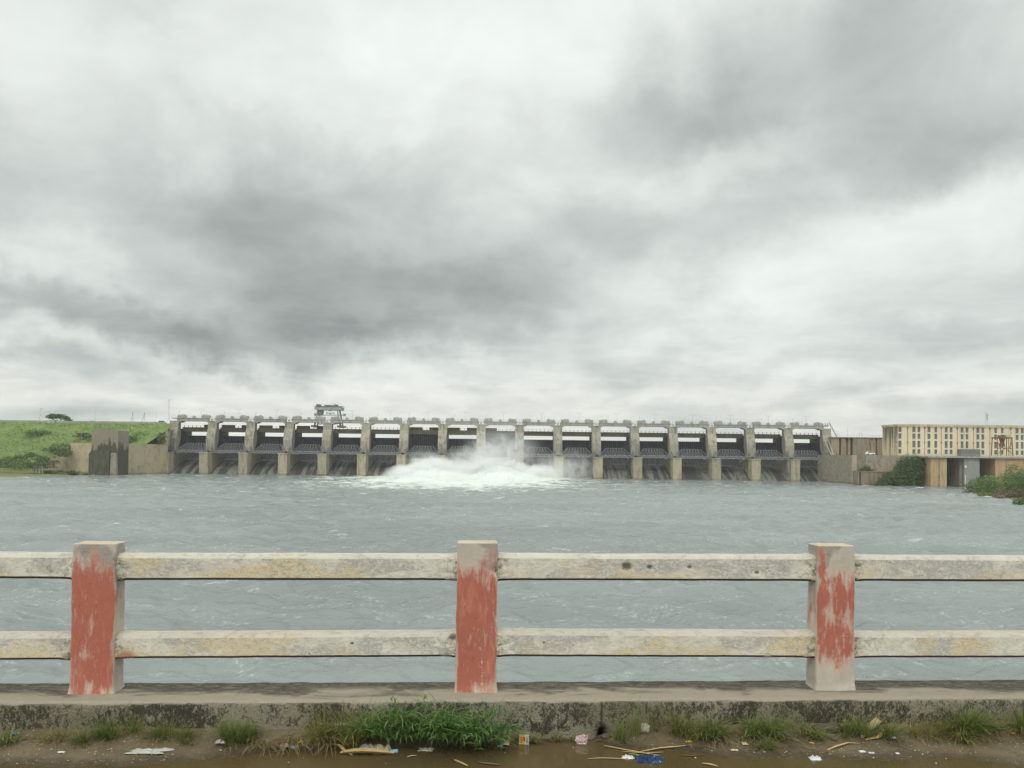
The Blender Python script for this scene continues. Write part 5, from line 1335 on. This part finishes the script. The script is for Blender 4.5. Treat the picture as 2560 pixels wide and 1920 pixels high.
# the leafy clump: arching stems carrying broad leaves
rnd = random.Random(31); mb = MB(); a = G(925, 1850); b = G(1262, 1850); c0 = (a+b)/2
for k in range(210):
    f = rnd.random(); x_ = a.x+(b.x-a.x)*f; kl_ = RO.y+(x_-RO.x)*math.tan(YAW)+FV/math.cos(YAW)
    y_ = kl_-.02-.15*rnd.random()*(.4+.6*f); env = .55+.45*math.sin(PI*min(1, f*.8+.15))
    d = Vector((rnd.gauss(0, .55), -abs(rnd.gauss(.45, .4)), 0)); L_ = rnd.uniform(.13, .34)*env; ang = rnd.uniform(.0, .6); p = Vector((x_, y_, 0)); d.normalize()
    pts_ = [p.copy()]
    for i in range(7):
        p = p+(d*math.sin(ang)+Vector((0, 0, math.cos(ang))))*(L_/7); ang += rnd.uniform(.08, .28)
        if p.z < .01: p.z = .01
        if p.y > kl_-.01 and p.z < KZ+.01: p.y = kl_-.01
        mb.bar(pts_[-1], p, .0014, None, 3); pts_.append(p.copy())
        if i >= 1:
            for q_ in range(rnd.choice((1, 1, 2))):
                a_ = math.atan2(d.y, d.x)+rnd.choice((-1, 1))*rnd.uniform(.4, 1.3)
                if math.sin(a_) > .2 and p.z < KZ: a_ = -a_
                blade(mb, p, rnd.uniform(.06, .135), rnd.uniform(.007, .0125), a_, rnd.uniform(.3, 1.1), rnd.uniform(.3, 1.6), rnd, 5)
mb.v = [(v[0]-c0.x, v[1]-c0.y, v[2]) for v in mb.v]
o = mb.build('grass_clump', Lf); o.location = (c0.x, c0.y, 0); tag(o, 'big bright green leafy clump with broad blades below the middle post', 'grass', GG)

# --- litter
def solid(name, c, rough=.5, **k): return plain(name, c, rough, .12, 40, **k)
LM = {'white': solid('white plastic', (.58, .59, .58), .35), 'cream': solid('cream paper', (.62, .52, .34), .8), 'tan': solid('dry leaf tan', (.52, .37, .17), .75), 'straw': solid('straw', (.42, .31, .13), .8),
      'blue': solid('blue plastic', (.010, .035, .11), .18), 'lblue': solid('light blue plastic', (.30, .50, .62), .35), 'pink': solid('pink wrapper', (.60, .36, .36), .4), 'silver': solid('silver pink wrapper', (.62, .52, .52), .3),
      'yellow': solid('yellow wrapper', (.70, .48, .05), .45), 'red': solid('red print', (.50, .06, .04), .5), 'grey': solid('grey plastic sheet', (.42, .42, .37), .4), 'brown': solid('brown litter', (.13, .085, .05), .8),
      'orange': solid('orange peel', (.58, .33, .17), .7), 'bk': solid('black print', (.04, .04, .04), .5), 'husk': solid('dry husk', (.40, .31, .17), .85), 'green': solid('green leaf litter', (.15, .25, .06), .6), 'teal': solid('teal scrap', (.05, .28, .38), .4),
      'stone': solid('pale stone', (.42, .38, .28), .9), 'mudstone': solid('mud clod', (.10, .08, .06), .95)}
def gh(x_, y_):      # ground height at a point
    i = np.argmin(abs(ys2[:, 0]-y_)); j = np.argmin(abs(xs2[0]-x_)); return max(float(Zm[i, j]), -.001)
def crumple(name, label, cat, px, py, wpx, hpx, m, seed, up=.02, jag=.25, n=9, group=None, stand=False, lift=0.0, m2=None):
    """creased sheet lying at px,py; wpx its width in pixels, hpx its depth as seen"""
    b = G(px, py+hpx/2, 0); s = b.y/F; w = wpx*s; rnd = random.Random(seed)
    if stand: hh_ = hpx*s; dd = hh_*.25
    else: dd = min(.25, max(.01, (G(px, py-hpx/2).y-G(px, py+hpx/2).y)*.8)); hh_ = up
    mb = MB(); off = Vector((seed*1.3, seed*.7, 0))
    for sgn in (0, 1):
        for j in range(n+1):
            for i in range(n+1):
                a, c = i/n-.5, j/n-.5
                e_ = 1+jag*mnoise.noise(Vector((math.atan2(c, a)*1.2, seed, 0)))*2
                nn = 1.3*mnoise.noise(Vector((a*4, c*4, seed)))+.9*mnoise.noise(Vector((a*10, c*10, seed+3)))
                x_ = a*w*e_; fall = 1-(2*max(abs(a), abs(c)))**3
                if stand: mb.v.append((x_+nn*.002, nn*dd*.4+sgn*.0015-c*dd*.3, (c+.5)*hh_*(1+.1*nn)))
                else: mb.v.append((x_, c*dd*e_, .0015+max(0, hh_*(.45+.8*nn))*max(0, fall)+.003*abs(nn)-sgn*.0008))
    N = (n+1)**2
    for sgn in (0, 1):
        for j in range(n):
            for i in range(n):
                q_ = sgn*N+j*(n+1)+i; mb.f.append((q_, q_+1, q_+n+2, q_+n+1)); mb.mi.append(mb.mid(m if (m2 is None or mnoise.noise(Vector((i*.45, j*.45, seed*2)))>0) else m2))
    o = mb.build(name, m); cy_ = G(px, py+(hpx/2 if stand else 0)).y; x_ = G(px, py).x
    o.location = (G(px, py+(hpx/2 if stand else 0)).x, cy_, gh(x_, cy_)+lift); return tag(o, label, cat, group)
def curved(name, label, cat, pxs, w, m, group=None, thick=.0012, fold=.25):   # long leaf through pixel points
    P_ = [];
    for q_ in pxs:
        g = G(q_[0], q_[1], 0); z_ = gh(g.x, g.y)+(q_[2] if len(q_) > 2 else .003); P_.append(Vector((g.x, g.y, z_)))
    O_ = P_[0].copy(); mb = MB(); N = 14; ring = []
    def at(f):
        x_ = f*(len(P_)-1); i = min(int(x_), len(P_)-2); t_ = x_-i; t_ = t_*t_*(3-2*t_)*.3+t_*.7
        return P_[i].lerp(P_[i+1], t_)
    for i in range(N+1):
        f = i/N; c = at(f)-O_; tg = (at(min(1, f+.05))-at(max(0, f-.05))).normalized(); sd_ = tg.cross(Vector((0, 0, 1))).normalized(); ww = w*math.sin(PI*(.06+.9*f))**.6*.5
        mb.v += [tuple(c-sd_*ww+Vector((0, 0, ww*fold))), tuple(c), tuple(c+sd_*ww+Vector((0, 0, ww*fold))), tuple(c-Vector((0, 0, thick)))]
    for i in range(N):
        a = i*4
        for j in range(4): j2 = (j+1) % 4; mb.f.append((a+j, a+j2, a+4+j2, a+4+j)); mb.mi.append(0)
    o = mb.build(name, m); o.location = O_; return tag(o, label, cat, group)
def lump(name, label, cat, px, py, r3, m, seed, z=0.0, group=None):
    b = G(px, py); mb = MB(); n1_, n2_ = 14, 9
    for j in range(n2_+1):
        for i in range(n1_):
            th, ph = 2*PI*i/n1_, PI*j/n2_; d = Vector((math.sin(ph)*math.cos(th), math.sin(ph)*math.sin(th), math.cos(ph)))
            k_ = 1+.5*mnoise.noise(d*1.8+Vector((seed, 0, 0)))+.45*mnoise.noise(d*4.5+Vector((0, seed, 0)))
            mb.v.append((d.x*r3[0]*k_, d.y*r3[1]*k_, d.z*r3[2]*k_))
    for j in range(n2_):
        for i in range(n1_): i2 = (i+1) % n1_; mb.f.append((j*n1_+i, j*n1_+i2, (j+1)*n1_+i2, (j+1)*n1_+i)); mb.mi.append(0)
    o = mb.build(name, m, smooth=True); o.location = (b.x, b.y, gh(b.x, b.y)+r3[2]*.7+z); return tag(o, label, cat, group)
# printed packet standing at the puddle edge
b = G(1310, 1861); e = empty('packet', 'small upright packet with yellow red and black printed panels at the puddle edge', 'packet', (b.x, b.y, .0))
e.rotation_euler = (R(-6), 0, R(-4))
mb = MB(); mb.box(-.027, .027, 0, .006, 0, .050, LM['white']); mb.build('wrapper', None, e)
mb = MB(); mb.box(-.025, -.006, -.0012, -.0002, .002, .048, LM['yellow']); mb.box(.008, .026, -.0012, -.0002, .004, .047, LM['white'])
for k in range(4): mb.box(-.022, -.009, -.002, -.00125, .008+k*.009, .012+k*.009, LM['red'])
mb.box(-.0055, .0075, -.0011, -.0003, .004, .046, LM['yellow']); mb.box(-.004, .006, -.002, -.0012, .018, .040, LM['red'])
for k in range(5): mb.box(.011, .023, -.002, -.00125, .008+k*.0075, .0105+k*.0075, LM['bk'])
mb.build('print', None, e)
crumple('plastic_cup', 'crumpled clear and red plastic at the kerb notch beside the puddle', 'litter', 1455, 1848, 28, 24, LM['silver'], 3, stand=True, m2=LM['pink'])
lump('stone', 'pale cream block lying in the grass right of the kerb crack', 'stone', 1610, 1850, (.034, .02, .026), LM['stone'], 4)
crumple('plastic_bag', 'crumpled dark blue plastic bag lying in the puddle', 'bag', 1622, 1901, 66, 17, LM['blue'], 5, .035, .35, 16)
crumple('paper_scrap', 'white scrap touching the left end of the blue bag', 'litter', 1571, 1894, 28, 9, LM['white'], 6, .010)
curved('dry_stalk', 'long pale stalk pointing left from the blue bag in the puddle', 'stalk', [(1470, 1898), (1500, 1896), (1540, 1897), (1575, 1900)], .010, LM['straw'])
curved('dry_stalk', 'upper of the straw leaves fanned on the mud above the blue bag', 'stalk', [(1510, 1868, .01), (1550, 1873), (1600, 1882), (1650, 1890)], .014, LM['straw'])
curved('dry_stalk', 'straw leaf running right across the mud above the blue bag', 'stalk', [(1600, 1880), (1650, 1874, .01), (1690, 1872, .008), (1730, 1868)], .013, LM['tan'])
curved('dry_stalk', 'short straw leaf crossing the fan above the blue bag', 'stalk', [(1555, 1879), (1610, 1884), (1660, 1881)], .010, LM['straw'])
curved('green_leaf', 'green leaf strip lying against the blue bag', 'leaf', [(1572, 1888, .01), (1590, 1892, .012), (1612, 1899, .008)], .012, LM['green'])
curved('dry_leaf', 'long yellow boat shaped leaf sheath floating left of the leafy clump', 'leaf', [(850, 1885), (885, 1886, .008), (930, 1887, .010), (985, 1886, .004)], .045, LM['tan'], fold=.8)
curved('dry_leaf', 'curled tan leaf end at the left of the floating leaf sheath', 'leaf', [(830, 1869, .01), (848, 1874, .02), (862, 1884, .01), (880, 1889)], .020, LM['tan'], fold=.5)
crumple('cardboard', 'torn yellow cardboard on the puddle edge beside the leaf sheath', 'litter', 955, 1873, 46, 14, LM['cream'], 9, .03, .3, 8)
crumple('paper_scrap', 'grey blue paper behind the torn yellow cardboard', 'litter', 920, 1870, 42, 12, LM['grey'], 10, .018)
crumple('paper_scrap', 'small blue grey scrap right of the torn cardboard', 'litter', 985, 1878, 20, 9, LM['lblue'], 11, .01)
crumple('plastic_sheet', 'flat wrinkled pale plastic sheet on the mud at the left', 'litter', 372, 1885, 96, 17, LM['grey'], 12, .006, .3, 14)
crumple('wrapper', 'silver pink diamond shaped wrapper on the mud near the dry grass', 'litter', 558, 1867, 27, 22, LM['silver'], 13, .018, .15)
crumple('wrapper', 'pink wrapper on the wet mud below the brown dry grass', 'litter', 716, 1870, 26, 11, LM['pink'], 14, .012)
crumple('wrapper', 'light blue and white wrapper right of the pink wrapper', 'litter', 736, 1872, 16, 9, LM['lblue'], 15, .012, m2=LM['white'])
crumple('wrapper', 'yellow wrapper bit near the pink wrapper', 'litter', 752, 1865, 12, 8, LM['yellow'], 16, .008)
crumple('paper_scrap', 'thin white stick shaped scrap on the mud at the left', 'litter', 153, 1888, 18, 4, LM['white'], 17, .003, .1)
crumple('wrapper', 'blue scrap under the small spiky clump at the far left', 'litter', 38, 1862, 14, 7, LM['teal'], 18, .006)
lump('stone', 'round tan pebble left of the small spiky clump', 'stone', 15, 1871, (.02, .014, .008), LM['stone'], 19)
crumple('paper_scrap', 'pale leaf in the dry grass above the yellow leaf sheath', 'litter', 855, 1850, 40, 9, LM['grey'], 20, .01, lift=.02)
crumple('plastic_sheet', 'pale flat scrap on the water below the leafy clump', 'litter', 1065, 1874, 38, 10, LM['grey'], 21, .005)
crumple('paper_scrap', 'small white cup shaped scrap right of the leafy clump', 'litter', 1265, 1860, 18, 11, LM['cream'], 22, .012)
crumple('paper_scrap', 'tiny blue scrap beside the leafy clump at the puddle edge', 'litter', 1250, 1866, 14, 5, LM['lblue'], 23, .004)
curved('dry_leaf', 'thin pale twig floating below the leafy clump', 'leaf', [(1018, 1893), (1030, 1891, .005), (1042, 1889)], .008, LM['cream'])
# husk bundle
curved('husk', 'thick tan dry husk lying in the grass right of the right post', 'husk', [(2130, 1821, .035), (2160, 1822, .035), (2195, 1824, .03), (2222, 1826, .02)], .050, LM['husk'], fold=.9, thick=.02)
curved('husk', 'folded tan husk drooping onto the mud right of the right post', 'husk', [(2228, 1828, .03), (2200, 1842, .02), (2175, 1852, .008), (2155, 1861)], .050, LM['husk'], fold=.7, thick=.01)
curved('husk', 'smaller curled husk strip under the folded husk', 'husk', [(2165, 1863), (2195, 1862, .01), (2222, 1850, .02)], .025, LM['tan'], fold=.6)
lump('fruit_peel', 'small crumpled orange brown peel by the mud clod', 'peel', 2108, 1838, (.020, .014, .014), LM['orange'], 25, .003)
lump('mud_clod', 'dark rough clod at the kerb foot under the right post', 'clod', 2068, 1847, (.085, .04, .024), LM['mudstone'], 26, -.012)
lump('mud_clod', 'dark clod in the kerb notch at the crack', 'clod', 1516, 1849, (.030, .018, .016), LM['mudstone'], 27, -.008)
curved('twig', 'dark forked twig on the mud below the right post', 'twig', [(2058, 1855), (2075, 1860), (2092, 1865, .008), (2102, 1850, .03)], .006, LM['brown'])
curved('twig', 'long thin brown twig on the mud right of the folded husk', 'twig', [(2215, 1866), (2250, 1873, .005), (2292, 1883)], .005, LM['brown'])
curved('dry_leaf', 'tan curled leaf strip on the mud below the right post', 'leaf', [(2068, 1881), (2090, 1876, .01), (2120, 1868, .006), (2150, 1868)], .014, LM['tan'])
curved('twig', 'thin root like twig left of the tan curled strip', 'twig', [(1990, 1868), (2020, 1876, .004), (2050, 1880)], .004, LM['straw'])
crumple('plastic_bag', 'crumpled white plastic caught in the grass at the right', 'bag', 2450, 1812, 22, 24, LM['white'], 28, stand=True, lift=.04)
crumple('paper_scrap', 'curved white card at the puddle edge below the right post', 'litter', 2038, 1897, 28, 11, LM['white'], 29, .014, .1)
crumple('paper_scrap', 'white torn scrap right of the folded husk', 'litter', 2225, 1857, 24, 11, LM['white'], 30, .010)
crumple('paper_scrap', 'left of two small white chips on the wet mud near the husk', 'litter', 2156, 1883, 16, 6, LM['white'], 31, .004, .1)
crumple('paper_scrap', 'right of two small white chips on the wet mud near the husk', 'litter', 2179, 1886, 14, 4, LM['white'], 32, .004, .05)
crumple('paper_scrap', 'single small white chip far right of the pair of chips', 'litter', 2244, 1888, 9, 5, LM['white'], 33, .004)
crumple('paper_scrap', 'cream disc shaped scrap beside the lone green tuft', 'litter', 1861, 1868, 14, 9, LM['cream'], 34, .006, .05)
crumple('paper_scrap', 'thin cream strip below the cream disc', 'litter', 1836, 1880, 18, 4, LM['cream'], 35, .003, .05)
crumple('wrapper', 'small yellow strip on the mud between the crack and the lone tuft', 'litter', 1722, 1862, 18, 4, LM['yellow'], 36, .004, .05)
crumple('wrapper', 'tiny blue strip under the small yellow strip', 'litter', 1718, 1869, 10, 4, LM['blue'], 37, .004)
lump('cigarette_butt', 'orange stub on the mud at the far right', 'litter', 2533, 1853, (.014, .006, .005), LM['yellow'], 38)
crumple('wrapper', 'small teal scrap at the mud edge left of the right post foot', 'litter', 1971, 1855, 9, 7, LM['teal'], 39, .006)
crumple('wrapper', 'yellow scrap on the mud nearest the right post foot', 'litter', 2028, 1866, 11, 4, LM['yellow'], 40, .004)
curved('dry_leaf', 'dark floating leaf in the puddle right of the blue bag', 'leaf', [(1700, 1889), (1730, 1890), (1760, 1888)], .010, LM['brown'])
curved('dry_leaf', 'brown leaf in the puddle near the bottom edge right of the blue bag', 'leaf', [(1755, 1909), (1775, 1912), (1795, 1917)], .018, LM['husk'])
curved('dry_leaf', 'olive brown floating leaf in the puddle below the leafy clump', 'leaf', [(1135, 1900), (1150, 1907), (1170, 1916)], .016, LM['straw'])
curved('dry_leaf', 'dark leaf floating in the puddle below the yellow packet', 'leaf', [(1195, 1907), (1225, 1911), (1250, 1913)], .022, LM['brown'])
# fine debris nobody could count
rnd = random.Random(99); mb = MB(); cols_ = [LM['white'], LM['cream'], LM['grey'], LM['stone'], LM['straw'], LM['brown'], LM['yellow'], LM['teal'], LM['lblue']]; wts = [5, 7, 5, 8, 6, 6, .6, .5, .5]
for k in range(2600):
    px = rnd.uniform(-40, 2600); py = rnd.uniform(1848, 1912); g = G(px, py); i_ = np.interp(g.x, bx, by)
    if g.y < i_ - .0 and rnd.random() < .965: continue
    if px > 2050 and px < 2450: pass
    elif rnd.random() < .45: continue
    s = rnd.uniform(.0012, .0045)*(1.5 if rnd.random() < .1 else 1); z_ = gh(g.x, g.y)+.0015
    m_ = rnd.choices(cols_, wts)[0]; a = rnd.uniform(0, PI)
    q_ = [Vector((math.cos(a+j*PI/2+rnd.uniform(-.4, .4))*s*rnd.uniform(.6, 1.6), math.sin(a+j*PI/2)*s*rnd.uniform(.6, 1.6), rnd.uniform(0, .002))) for j in range(4)]
    b0 = Vector((g.x, g.y, z_)); mb.face([b0+v for v in q_], m_); mb.face([b0+q_[0], b0+q_[1], b0+Vector((0, 0, s*.9))], m_); mb.face([b0+q_[2], b0+q_[3], b0+Vector((0, 0, s*.9))], m_)
tag(mb.build('debris', None), kind='stuff')
# dead stems and bits of straw lying in the grass foot
rnd = random.Random(123); mb = MB()
for k in range(620):
    px = rnd.uniform(-30, 2600)
    if 1290 < px < 1500: continue
    g = G(px, 1846); kl_ = RO.y+(g.x-RO.x)*math.tan(YAW)+FV/math.cos(YAW); y_ = kl_-abs(rnd.gauss(.04, .05))-.005
    blade(mb, (g.x, y_, gh(g.x, y_)+.004), rnd.uniform(.04, .12), .003, rnd.uniform(-PI, 0), rnd.uniform(1.1, 1.6), rnd.uniform(-.1, .5), rnd, 4)
tag(mb.build('dead_stems', D_), kind='stuff')
